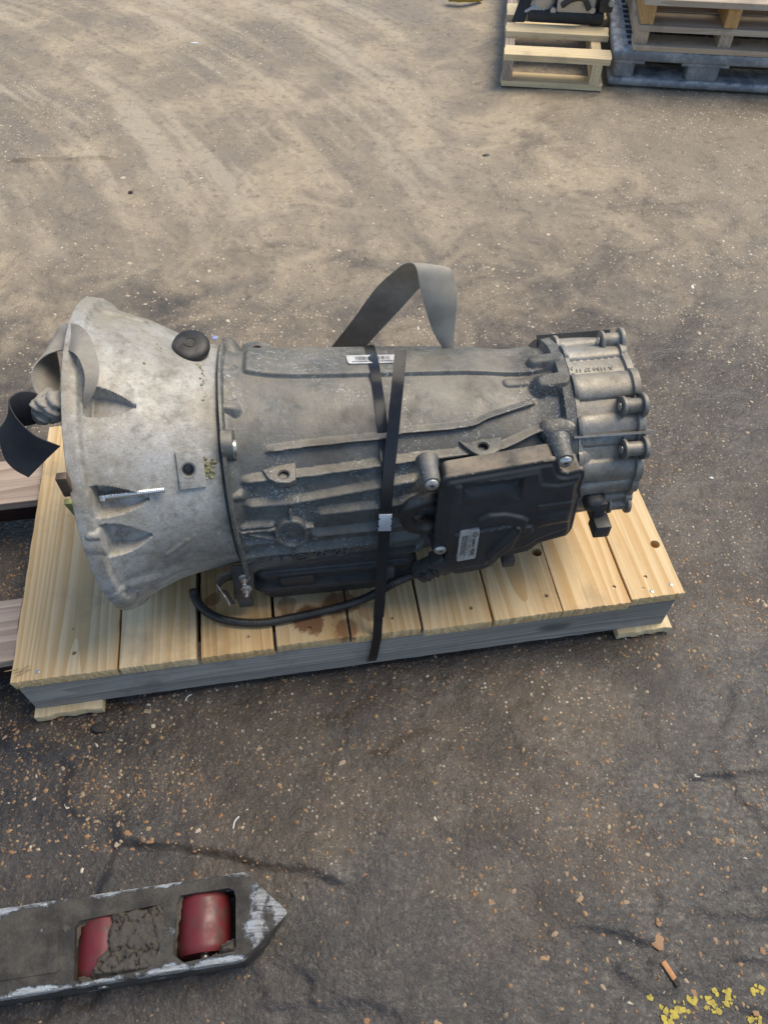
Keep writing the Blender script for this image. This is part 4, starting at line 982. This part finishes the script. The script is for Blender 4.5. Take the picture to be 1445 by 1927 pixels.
# cast number, upside down on the tail
def cast_text(txt, pA, pB, hgt):
    me = text_mesh(txt, 1, .015); co = np.array([v.co[:] for v in me.vertices]); co[:, 0] -= co[:, 0].min(); w = co[:, 0].max(); qa, qb = hit(*pA, r_tail), hit(*pB, r_tail)
    for v, c in zip(me.vertices, co):
        q = qa+(qb-qa)*c[0]/w; a = math.atan2(q[1], q[2])+hgt*c[1]/.13; v.co = Vector(L(radial(q[0], a, tail.surf(q[0], a)+.0009)))
    me.update(); o = link('cast_number', me, M_CASTINK, tail_o); md = None; return o
cast_text('A 1154 27 11 01', (1152, 690), (1066, 697), .0085)
# barcode label on the spine
def spine_pt(px, py, off=.0008):
    q = hit(px, py, r_case, .007); a = math.atan2(q[1], q[2]); return np.array(L(radial(q[0], a, case.surf(q[0], a)+off)))
la, lb, lc_, ld = spine_pt(651, 671), spine_pt(742, 669), spine_pt(744, 684), spine_pt(655, 686)
def bil(s, t, off=0): 
    n = np.cross(lb-la, ld-la); n /= np.linalg.norm(n); n = n if n[2] > 0 else -n
    return (la*(1-s)+lb*s)*(1-t)+(ld*(1-s)+lc_*s)*t+n*off
nn = Vector(bil(0, 0, 1)-bil(0, 0, 0))
bar = MB().prism([bil(0, 0), bil(1, 0), bil(1, 1), bil(.03, 1), bil(0, .85)], nn*.0014).build('barcode_label', M_PAPER, gear); bar['label'] = 'white printed barcode label'
mb = MB(); s_ = .18
while s_ < .9:
    w_ = random.choice([.006, .01, .016]); mb.prism([bil(s_, .2, .0014), bil(s_+w_, .2, .0014), bil(s_+w_, .62, .0014), bil(s_, .62, .0014)], nn*.0003); s_ += w_+random.choice([.008, .014, .02])
s_ = .1
while s_ < .95:
    w_ = random.choice([.02, .04]); mb.prism([bil(s_, .72, .0014), bil(s_+w_, .72, .0014), bil(s_+w_, .86, .0014), bil(s_, .86, .0014)], nn*.0003); s_ += w_+.018
mb.build('printing', M_INK, bar)

# ------------------------------------------------------------------ BANDS AND STRAPS
def band_pt(px, py, off):
    q = hit(px, py, r_case, off); return G0+AX*q[0]+FR*q[1]+np.array([0, 0, q[2]])
def surf_pt(u, a, off): r = case.surf(u, a)+off; return G0+AX*u+FR*r*math.sin(a)+np.array([0, 0, r*math.cos(a)])
BW = .0075
band = empty('strapping_band', tuple(band_pt(705, 690, .01)), 0, 'black plastic strapping band with zinc crimp seal round gearbox and pallet', 'strap')
def bl_(p): return np.asarray(p)-np.array(band.location)
# path: behind -> over the spine -> down the front -> edge of pallet -> under
qq = hit(727, 872, r_case, .012); ub = hit(700, 668, r_case, .009)[0]; uf = qq[0]
path = []
back_y = pl(np.array([0, 0, 0]))
e_top = onz(709, 1192, ZT+.001)-PY*.004; e_bot = onz(697, 1250, .022)
for a in np.linspace(math.radians(-95), math.radians(60), 26):
    t = ss(np.array(a), math.radians(-35), math.radians(60)); u = ub+(uf-ub)*float(t); path.append(surf_pt(u, a, .0022 if a < .9 else .006))
fs_ = np.array(path[-1]); 
path += [fs_+(e_top-fs_)*t for t in np.linspace(.08, 1, 14)]
p_e = pl(e_top); face_y = .0; 
e1 = e_top+np.array([0, 0, -.006])-PY*.0008; e2_ = np.array([e_bot[0], e_bot[1], .0])+np.array([0, 0, .0162])
e2_ = onz(697, 1251, .0165); e2_ = e2_+PY*((pl(e1)[1]-pl(e2_)[1])); path += [e1, e1+(e2_-e1)*.5, e2_, e2_+PY*.05-np.array([0, 0, .003])]
path = np.array(path); path = np.stack([np.interp(np.linspace(0, 1, 150), np.linspace(0, 1, len(path)), path[:, k]) for k in range(3)], -1)
k5 = np.ones(5)/5; path2 = path.copy(); path2[2:-2] = np.stack([np.convolve(path[:, k], k5, 'valid') for k in range(3)], -1); path = path2
wd = AX[None]
link('band', ribbon([bl_(p-AX*BW) for p in path], [bl_(p+AX*BW) for p in path], .0009, 3, 3, smoothp=False), M_BAND, band)
# loose tail
tl = [(754, 657, .060), (748, 720, .045), (741, 790, .030), (734, 860, .016), (728, 925, .010)]
tc = [band_pt(*p) for p in tl]
dn = (e_top-tc[-1]); tc += [tc[-1]+dn*t for t in (.3, .6, .85)]
tc = catmull(tc, 60); ofs = -FR*0+FR*.0016
link('loose_tail', ribbon([bl_(p-AX*BW*1.15+ofs) for p in tc], [bl_(p+AX*BW*1.15+ofs) for p in tc], .0011, 3, 3, smoothp=False), M_BAND, band)
# crimp seal, folded round both layers
k = np.argmin([abs((lambda w: PH/2-FPX*((w-Cc)@Uu)/((w-Cc)@Ff))(p)-976) for p in tc]); sq = tc[k]; sd = Vector(tc[k+2]-tc[k-2]).normalized()
Ms = frame(bl_(sq+ofs), sd, AX); seal = MB().box((0, 0, 0), (.0195, .0045, .031), .0009, Ms)
seal = seal.build('crimp_seal', M_SEAL, band)
for x_, z_ in ((-.0098, -.008), (-.0098, .006), (.0098, -.008), (.0098, .006)): MB().box((x_, 0, z_), (.0035, .0052, .003), .0004, Ms).build('crimp_notch', M_INK, seal)

def ribbon_thing(name, A, B, th, m, label, cat, n=70, mm=10, curl=0):
    A = np.array(A); B = np.array(B); o = A.mean(0); o[2] = min(A[:, 2].min(), B[:, 2].min())
    ob = link(name, ribbon(A-o, B-o, th, n, mm, curl), m); ob.location = o; return tag(ob, label, cat)
arA = [(604, 690, 1.045), (617, 662, 1.05), (663, 603, 1.045), (705, 545, 1.03), (740, 512, 1.01), (764, 496, .985), (782, 502, .965), (790, 540, .95), (800, 580, .94), (815, 625, .932), (836, 660, .925), (840, 672, .92)]
arB = [(668, 690, 1.045), (681, 662, 1.05), (715, 622, 1.045), (752, 583, 1.03), (789, 542, 1.012), (824, 512, .995), (846, 505, .975), (857, 535, .96), (859, 570, .945), (855, 620, .935), (852, 660, .925), (848, 672, .92)]
ribbon_thing('lifting_strap', [ony(*p) for p in arA], [ony(*p) for p in arB], .0016, M_WEB, 'grey webbing strap standing up in an arch above the gearbox spine', 'strap', curl=.002)
wl = lambda q: G0+AX*q[0]+FR*q[1]+np.array([0, 0, q[2]])
def bell_pt(px, py, off): return wl(hit(px, py, r_bell, off))
loA = [ony(88, 764, .712), ony(67, 738, .722), ony(60, 709, .738), ony(66, 687, .752), ony(86, 669, .768), ony(119, 659, .780), bell_pt(140, 665, .020), bell_pt(153, 684, .026), bell_pt(160, 711, .024), bell_pt(158, 738, .014), bell_pt(154, 764, -.004)]
loB = [ony(108, 748, .735), ony(113, 722, .77), ony(112, 690, .80), ony(106, 652, .82), ony(109, 622, .827), ony(125, 609, .828), bell_pt(152, 614, .016), bell_pt(172, 638, .024), bell_pt(187, 690, .026), bell_pt(181, 730, .016), bell_pt(162, 766, -.004)]
st = ribbon_thing('lifting_strap', loA, loB, .0016, M_WEB, 'grey webbing strap looped over the bell housing rim with a knotted dark tail', 'strap')
# knot and dark tail belong to the same strap: give the strap a base object
sx = np.array(st.location)
cuA = [(108, 748), (88, 748), (62, 738), (38, 738), (21, 748), (18, 760), (33, 788), (66, 819), (114, 840)]
cuB = [(110, 780), (84, 792), (56, 800), (26, 802), (6, 800), (0, 818), (8, 858), (27, 882), (55, 898)]
yy_ = [.712, .716, .716, .71, .70, .69, .675, .667, .662]
tl_ = link('dark_tail', ribbon([ony(x, y, v)-sx for (x, y), v in zip(cuA, yy_)], [ony(x, y, v-.012)-sx for (x, y), v in zip(cuB, yy_)], .0018, 70, 12, .004), M_WEBDARK, st); tl_['label'] = 'frayed dark cut end of the strap'
mb = MB(); kc = ony(97, 763, .712)-sx
for i, (dx, dy, dz, a_, b_, c_) in enumerate(((0, 0, 0, .020, .018, .020), (-.010, -.006, -.008, .014, .014, .013), (.008, -.004, .008, .015, .016, .012), (-.006, -.010, .010, .012, .008, .010))):
    k = bmesh.ops.create_icosphere(mb.bm, subdivisions=4, radius=1)
    for v in k['verts']:
        f_ = 1+.22*math.sin(v.co.x*5+v.co.z*6+i)+.18*vnoise(np.array([[v.co.x*2.5+i*9, v.co.y*2.5, v.co.z*2.5]]), 5)[0]
        v.co = Vector((v.co.x*a_*f_+dx+kc[0], v.co.y*b_*f_+dy+kc[1], v.co.z*c_*f_+dz+kc[2]))
mb.build('knot', M_WEB, st, None)

# ------------------------------------------------------------------ PALLET TRUCK FORK
FZ = .078
fA, fB = onz(0, 1709, FZ), onz(460, 1640, FZ); FYAW = math.atan2(fB[1]-fA[1], fB[0]-fA[0])
FXv = np.array([math.cos(FYAW), math.sin(FYAW), 0]); FYv = np.array([-math.sin(FYAW), math.cos(FYAW), 0])
f0 = onz(0, 1880, FZ); FW = (fA-f0)@FYv; org = np.array([f0[0], f0[1], 0])
def fl(px, py, z=FZ): v = onz(px, py, z)-org; return np.array([v@FXv, v@FYv, v[2]])
fork = empty('pallet_truck_fork', tuple(org), FYAW, 'muddy steel pallet truck fork tip with red rollers', 'fork')
xe = fl(466, 1640)[0]; xt = fl(545, 1717, .03)[0]; x0 = -.45
wy0, wy1 = 0.0, FW; ym = (wy0+wy1)/2+.004
outl = [(x0, wy0), (xe-.012, wy0), (xe+.012, wy0+.016), (xe+.012, wy1-.016), (xe-.004, wy1), (x0, wy1)]
body = MB(); bm = body.bm
T = [bm.verts.new((x, y, FZ)) for x, y in outl]; Bv = [bm.verts.new((x, y, .012)) for x, y in outl]
tip = bm.verts.new((xt, ym, .026)); tipb = bm.verts.new((xt-.006, ym, .012)); rdg = bm.verts.new((xe+.006, ym, FZ-.001))
bm.faces.new(T[:3]+[rdg]+T[3:]); bm.faces.new((Bv[:3]+[tipb]+Bv[3:])[::-1])
for i, j in ((0, 1), (1, 2), (3, 4), (4, 5), (5, 0)): bm.faces.new((T[i], Bv[i], Bv[j], T[j]))
bm.faces.new((T[2], tip, rdg)); bm.faces.new((rdg, tip, T[3])); bm.faces.new((T[2], Bv[2], tipb, tip)); bm.faces.new((T[3], tip, tipb, Bv[3]))
bmesh.ops.recalc_face_normals(bm, faces=bm.faces[:])
bmesh.ops.bevel(bm, geom=[e for e in bm.edges if e.calc_face_angle(0) > .25], offset=.0035, segments=3, affect='EDGES', profile=.5)
fb = body.build('fork_body', M_FORK, fork)
def opening(c):
    P = [fl(*p) for p in c]; m_ = MB().prism([(p[0], p[1], -.02) for p in P], (0, 0, .2)); o = m_.build('c', M_CLOD); o.parent = fork; return o
ca = opening([(325, 1795), (333, 1700), (340, 1685), (430, 1671), (441, 1676), (444, 1690), (444, 1782), (440, 1790), (345, 1812)])
cb = opening([(139, 1845), (142, 1745), (150, 1733), (300, 1702), (308, 1710), (300, 1790), (278, 1823), (150, 1850)])
bpy.context.view_layer.update(); cut(fb, [ca, cb])
def roller(cpx, r, w0, z):
    a = fl(*cpx, z); rl = MB().lathe([(r*.90, -w0), (r*.97, -w0+.004), (r, -w0+.009), (r*1.004, 0), (r, w0-.009), (r*.97, w0-.004), (r*.90, w0)], frame((a[0], a[1], z), (0, 1, 0)), 48).build('roller', M_RED, fork, 50)
    MB().lathe([(.007, -w0-.012), (.007, w0+.012)], frame((a[0], a[1], z), (0, 1, 0)), 14).build('axle', M_STEEL, rl)
roller((386, 1742), .0375, .038, .0375); roller((200, 1782), .0375, .038, .0375)
# worn plate step on the left
pp_ = [fl(-140, 1760), fl(113, 1733), fl(110, 1830), fl(-140, 1868)]
MB().prism([(p[0], p[1], FZ-.003) for p in pp_], (0, 0, .0048), .001).build('wear_plate', M_FORK, fork)
# caked mud: over the left roller and round the openings
def mudpatch(c, hgt, seed, z0=FZ-.004, st_=.0014, edge=.007):
    O = np.array([fl(*p)[:2] for p in c]); O = np.vstack([O[k]+(O[(k+1) % len(O)]-O[k])*t for k in range(len(O)) for t in np.linspace(0, 1, 7)[:-1]])
    lo, hi = O.min(0), O.max(0); xs, ys = np.arange(lo[0]-.01, hi[0]+.01, st_), np.arange(lo[1]-.01, hi[1]+.01, st_)
    Gx, Gy = np.meshgrid(xs, ys, indexing='ij'); P2 = np.stack([Gx, Gy], -1).reshape(-1, 2)
    d = odist(P2, O); d = np.where(inside(P2, O), d, -d); p3 = np.c_[P2*70, P2[:, 0]*0+seed]
    d = d+.006*fbm(p3, 4, seed); k = ss(d, 0, edge)
    z = z0+k*(hgt+.008*fbm(p3*1.2, 5, seed+4)-.006*np.exp(-(fbm(p3*.9, 4, seed+8)/.03)**2))-(1-k)*.006
    n_, m_ = Gx.shape; idx = np.arange(n_*m_).reshape(n_, m_); kk = (k > .001).reshape(n_, m_)
    q = kk[:-1, :-1] | kk[1:, :-1] | kk[:-1, 1:] | kk[1:, 1:]
    Fq = np.stack([idx[:-1, :-1], idx[1:, :-1], idx[1:, 1:], idx[:-1, 1:]], -1)[q]
    return from_np('mud', np.c_[P2, z], Fq, None)
tag(link('caked_mud', mudpatch([(205, 1712), (300, 1698), (318, 1712), (312, 1770), (292, 1826), (172, 1838), (176, 1800), (198, 1778)], .006, 3), M_MUD, fork), kind='stuff')
tag(link('caked_mud', mudpatch([(380, 1800), (408, 1790), (413, 1772), (440, 1768), (446, 1788), (400, 1806), (385, 1812)], .006, 9), M_MUD, fork), kind='stuff')
tag(link('caked_mud', mudpatch([(330, 1690), (345, 1672), (436, 1658), (440, 1668), (344, 1684), (330, 1740), (322, 1790), (312, 1780)], .003, 12), M_MUD, fork), kind='stuff')
tag(link('caked_mud', mudpatch([(110, 1735), (140, 1726), (220, 1702), (330, 1676), (330, 1700), (230, 1716), (150, 1738), (138, 1800), (136, 1846), (118, 1850), (120, 1790)], .0025, 21, edge=.009), M_MUD, fork), kind='stuff')
tag(link('caked_mud', mudpatch([(-60, 1760), (30, 1745), (100, 1738), (104, 1800), (60, 1838), (-60, 1850)], .0016, 25, edge=.02), M_MUD, fork), kind='stuff')
tag(link('caked_mud', mudpatch([(138, 1850), (150, 1836), (166, 1840), (160, 1850)], .006, 15), M_MUD, fork), kind='stuff')

# ------------------------------------------------------------------ SMALL THINGS ON THE GROUND
def blob(name, px, py, d, m, label, cat, seed=0, rz=0, amp=.35, freq=1.6, sub=3):
    w = onz(px, py, 0); bm = bmesh.new(); bmesh.ops.create_icosphere(bm, subdivisions=sub, radius=1)
    for v in bm.verts:
        f_ = 1+amp*fbm(np.array([[v.co.x*freq+seed, v.co.y*freq, v.co.z*freq]]), 4, seed)[0]; v.co = Vector((v.co.x*d[0]*f_, v.co.y*d[1]*f_, max(v.co.z*f_, -.6)*d[2]+d[2]*.55))
    me = bpy.data.meshes.new(name); bm.to_mesh(me); bm.free(); smooth(me, None); o = link(name, me, m); o.location = (w[0], w[1], gz(w[0], w[1])-.0008); o.rotation_euler = (0, 0, rz); return tag(o, label, cat)
blob('mud_clod', 186, 1370, (.014, .009, .006), M_CLOD, 'small dark mud clod beside the bottom board of the pine pallet', 'clod', 3)
w = onz(1258, 1826, 0)
cig = empty('cigarette_end', (w[0], w[1], gz(w[0], w[1])), math.radians(-62), 'flattened orange cigarette end on dark mud near yellow paint flecks', 'litter')
MB().box((0, 0, .0022), (.026, .0085, .0042), .0018).build('filter_paper', M_FILTER, cig); MB().box((.017, 0, .002), (.011, .0085, .0038), .0014).jitter(.001, 300).build('burnt_end', M_CLOD, cig)
blob('plastic_scrap', 914, 290, (.012, .006, .003), M_INK, 'black plastic scrap lying on the dry floor in front of the slatted small pallet', 'scrap', 5, .3)
blob('plastic_scrap', 366, 78, (.016, .008, .003), M_WHITE, 'white scrap on the pale dried mud near the tyre sweeps', 'scrap', 8)
blob('mud_clod', 246, 361, (.007, .006, .005), M_CLOD, 'small black crumb alone on the pale dry floor', 'clod', 13)
blob('plastic_scrap', 378, 332, (.007, .003, .002), M_WHITE, 'narrow white sliver on the pale dry floor by a black crumb', 'scrap', 18, .7)
blob('plastic_scrap', 404, 634, (.008, .008, .002), M_BLUE, 'pale blue scrap on the floor behind the rubber bung', 'scrap', 21)
blob('plastic_scrap', 1340, 895, (.005, .003, .002), M_WHITE, 'tiny white chip on the pebbly floor to the right of the pine pallet', 'scrap', 25)
for px, py, a_, ln, m_, lb_ in ((445, 1548, 1.2, .02, M_WHITE, 'thin white wire offcut on dark mud between pallet and fork'), (355, 1312, .9, .015, M_WHITE, 'short pale splinter on the mud under the pallet stringer')):
    w = onz(px, py, 0); o = MB().tube(catmull([(-ln/2, 0, .001), (0, ln*.12, .0022), (ln/2, 0, .001)], 8), .0011, 6).build('wire_offcut', m_); o.location = (w[0], w[1], gz(w[0], w[1])); o.rotation_euler = (0, 0, a_); tag(o, lb_, 'offcut')

# ------------------------------------------------------------------ BACKGROUND: SLATTED PALLET WITH A CASTING ON IT
a0_, a1_ = onz(942, 161, 0), onz(1131, 173, 0); BY = math.radians(-7); W1 = float(np.linalg.norm(a1_-a0_))
bx = np.array([math.cos(BY), math.sin(BY), 0]); by = np.array([-math.sin(BY), math.cos(BY), 0])
def bl2(px, py, z): v = onz(px, py, z)-a0_; return np.array([v@bx, v@by, z])
p3 = empty('wooden_pallet', tuple(a0_), BY, 'small slatted light wood pallet carrying an oily metal casting', 'pallet')
TH = .104; depth = 1.0
def xboard(name, x0, x1, y0, y1, z0, z1, m, par, seed):
    return board(name, ((x0+x1)/2, (y0+y1)/2, (z0+z1)/2), y1-y0, x1-x0, z1-z0, m, par, rz=math.pi/2, seed=seed, ny=26, nx=6)
xboard('bottom_board', 0, W1, 0, bl2(953, 134, .018)[1], 0, .018, M_LIGHTWOOD, p3, 201); xboard('bottom_board', 0, W1, .45, .53, 0, .018, M_LIGHTWOOD, p3, 202)
for x, s_ in ((.018, 301), (W1-.03, 302)):
    board('stringer', (x, .47, .018+.033), .034, .94, .0656, M_PALEWOOD if x < .1 else M_LIGHTWOOD, p3, seed=s_)
dz0, dz1 = .084, TH
for y0, y1, s_ in ((.0, bl2(953, 84, dz1)[1], 203), (bl2(940, 69, dz0)[1], bl2(936, 41, dz1)[1], 204), (bl2(930, 26, dz1)[1], bl2(922, 4, dz1)[1], 205), (.80, .9, 206)):
    xboard('deck_board', .0, W1+.012, y0, y1, dz0, dz1, M_LIGHTWOOD, p3, s_)
# casting on it
cw_ = bl2(1062, 50, TH); cas = empty('engine_casting', tuple(a0_+bx*cw_[0]+by*cw_[1]+np.array([0, 0, TH])), BY, 'dark oily metal casting with silver cover plate on small slatted pallet', 'casting')
MB().box((.0, .115, .02), (.27, .20, .04), .012).jitter(.004, 14).build('sump', M_PAN, cas)
MB().box((.03, .13, .15), (.22, .18, .22), .012).build('casting_body', M_DARKCAST, cas)
MB().box((.135, .10, .10), (.05, .16, .12), .008).build('side_body', M_DARKCAST, cas)
cvr = MB().box((.03, .03, .115), (.135, .022, .16), .008).build('cover_plate', M_SILVER, cas)
MB().tube(catmull([(-.02, .018, .06), (.01, .006, .085), (.05, .004, .09), (.075, .012, .055)], 20), .010, 10).build('cast_rib', M_DARKCAST, cvr)
MB().tube(catmull([(-.01, .018, .13), (.02, .008, .11), (.05, .008, .10)], 14), .009, 10).build('cast_rib', M_DARKCAST, cvr)
for x, y, z in ((-.048, .03, .042), (.09, .026, .05), (.150, .022, .075)): MB().lathe([(.010, 0), (.010, .012)], frame((x, y, z), (0, -1, 0)), 14).build('bolt', M_SILVER, cas)
MB().lathe([(.048, 0), (.05, .02), (.045, .09)], frame((-.085, .075, .045), (.05, -.15, 1)), 28).build('cylinder', M_SILVER, cas)
for k in range(5): MB().tube(catmull([(-.17+.02*k, .05, .012+.01*k), (-.13+.012*k, .03, .04), (-.09, .06, .06+.01*k)], 14), .006, 8).build('strut', M_SILVER, cas)
sb = a0_+bx*bl2(962, 40, TH)[0]+by*bl2(962, 40, TH)[1]
stp = ribbon([np.array(q) for q in ((.0, 0, .0), (.03, .03, .09), (.05, .05, .2))], [np.array(q) for q in ((.045, -.005, .0), (.075, .025, .09), (.095, .045, .2))], .003, 20, 6)
o = link('lifting_strap', stp, M_WEBDARK); o.location = tuple(sb+np.array([0, -.005, TH])); tag(o, 'brown webbing strap hanging in front of the oily casting', 'strap')
yb = onz(872, 6, 0); o = MB().tube(catmull([(-.06, 0, .02), (0, -.01, .022), (.05, .01, .016), (.075, .03, .012)], 16), .014, 10).jitter(.003, 60).build('yellow_bar', M_YELLOW); o.location = tuple(yb); tag(o, 'yellow painted bar end on the floor beyond the small slatted pallet', 'bar')

# ------------------------------------------------------------------ BACKGROUND: PLASTIC PALLET WITH STACKED WOODEN PALLETS
c0_, c1_ = onz(1140, 161, 0), onz(1411, 181, 0); QY = math.radians(-7); qx = np.array([math.cos(QY), math.sin(QY), 0]); qy = np.array([-math.sin(QY), math.cos(QY), 0])
def q2(px, py, z): v = onz(px, py, z)-c0_; return np.array([v@qx, v@qy, z])
pp = empty('plastic_pallet', tuple(c0_), QY, 'blue black plastic pallet with slotted deck under stacked wooden pallets', 'pallet')
DZ = .118; QW, QD = 1.1, .95
MB().box((QW/2, .07, .013), (QW, .14, .026), .011, seg=3).build('skid', M_PPAL, pp); MB().box((QW/2, QD-.07, .013), (QW, .14, .026), .011, seg=3).build('skid', M_PPAL, pp)
f1, f2_ = q2(1290, 166, .026)[0], q2(1352, 170, .026)[0]
for xa, xb in ((.012, q2(1192, 160, .026)[0]), (f1, f2_), (QW-.1, QW-.01)):
    for yc in (.07, QD/2, QD-.07):
        MB().box(((xa+xb)/2, yc, (.020+.090)/2), (xb-xa, .12 if yc != QD/2 else .14, .07), .014, seg=3).build('foot', M_PPAL, pp)
rim = MB(); rim.box((QW/2, .022, DZ-.018), (QW, .044, .036), .010, seg=3).box((QW/2, QD-.022, DZ-.018), (QW, .044, .036), .010, seg=3).box((.022, QD/2, DZ-.0185), (.044, QD-.05, .035), .010, seg=3).box((QW-.022, QD/2, DZ-.0185), (.044, QD-.05, .035), .010, seg=3)
rim.build('deck_rim', M_PPAL, pp)
for xg, wg in (((f1+f2_)/2, f2_-f1+.05), (.06, .11)): MB().box((xg, .024, DZ-.039), (wg, .04, .012), .005).build('deck_gusset', M_PPAL, pp)
gm = MB()
for k in range(22): gm.box((.044+k*(QW-.088)/21, QD/2, DZ-.012), (.014, QD-.09, .02))
for k in range(20): gm.box((QW/2, .05+k*(QD-.1)/19, DZ-.0125), (QW-.088, .016, .019))
gm.build('deck_grid', M_PPAL, pp)
def stack_pallet(base, label, yaw, mats, seed, W=.95, D=.9, hs=.043, bt=.016):
    p = empty('wooden_pallet', tuple(base), yaw, label, 'pallet', 'wooden pallets stacked on the plastic pallet')
    bm_, sm_, dm_ = mats
    if bt:
        for y in (0, .38, .76): xboard('bottom_board', 0, W, y, y+.1, 0, bt, bm_, p, seed+int(y*10))
    for k, x in enumerate((.022, q2(1378, 90, DZ+.06)[0]-(base-c0_)@qx, W-.03)): board('stringer', (x, D/2+.004, .0004+bt+hs/2), .042, D-.02, hs-.0008, sm_, p, seed=seed+20+k)
    for k, y in enumerate((0.002, .13, .27, .41, .55, .70)): xboard('deck_board', 0, W, y, y+.115, bt+hs, bt+.018+hs, dm_, p, seed+40+k)
    return p
b1 = onz(1190, 95, DZ); b1[2] = DZ+.0006
s1 = stack_pallet(b1, 'lower grey weathered pallet resting on the slotted plastic deck', QY, (M_OLDWOOD, M_OLDWOOD, M_OLDWOOD), 400)
b2_ = b1+qx*.004-qy*.006+np.array([0, 0, .034+.043+.0006])
s2 = stack_pallet(b2_, 'upper pallet with orange toned stringers on top of the weathered pallet', QY, (M_OLDWOOD, M_ORANGEWOOD, M_OLDWOOD), 500, hs=.061, bt=0)
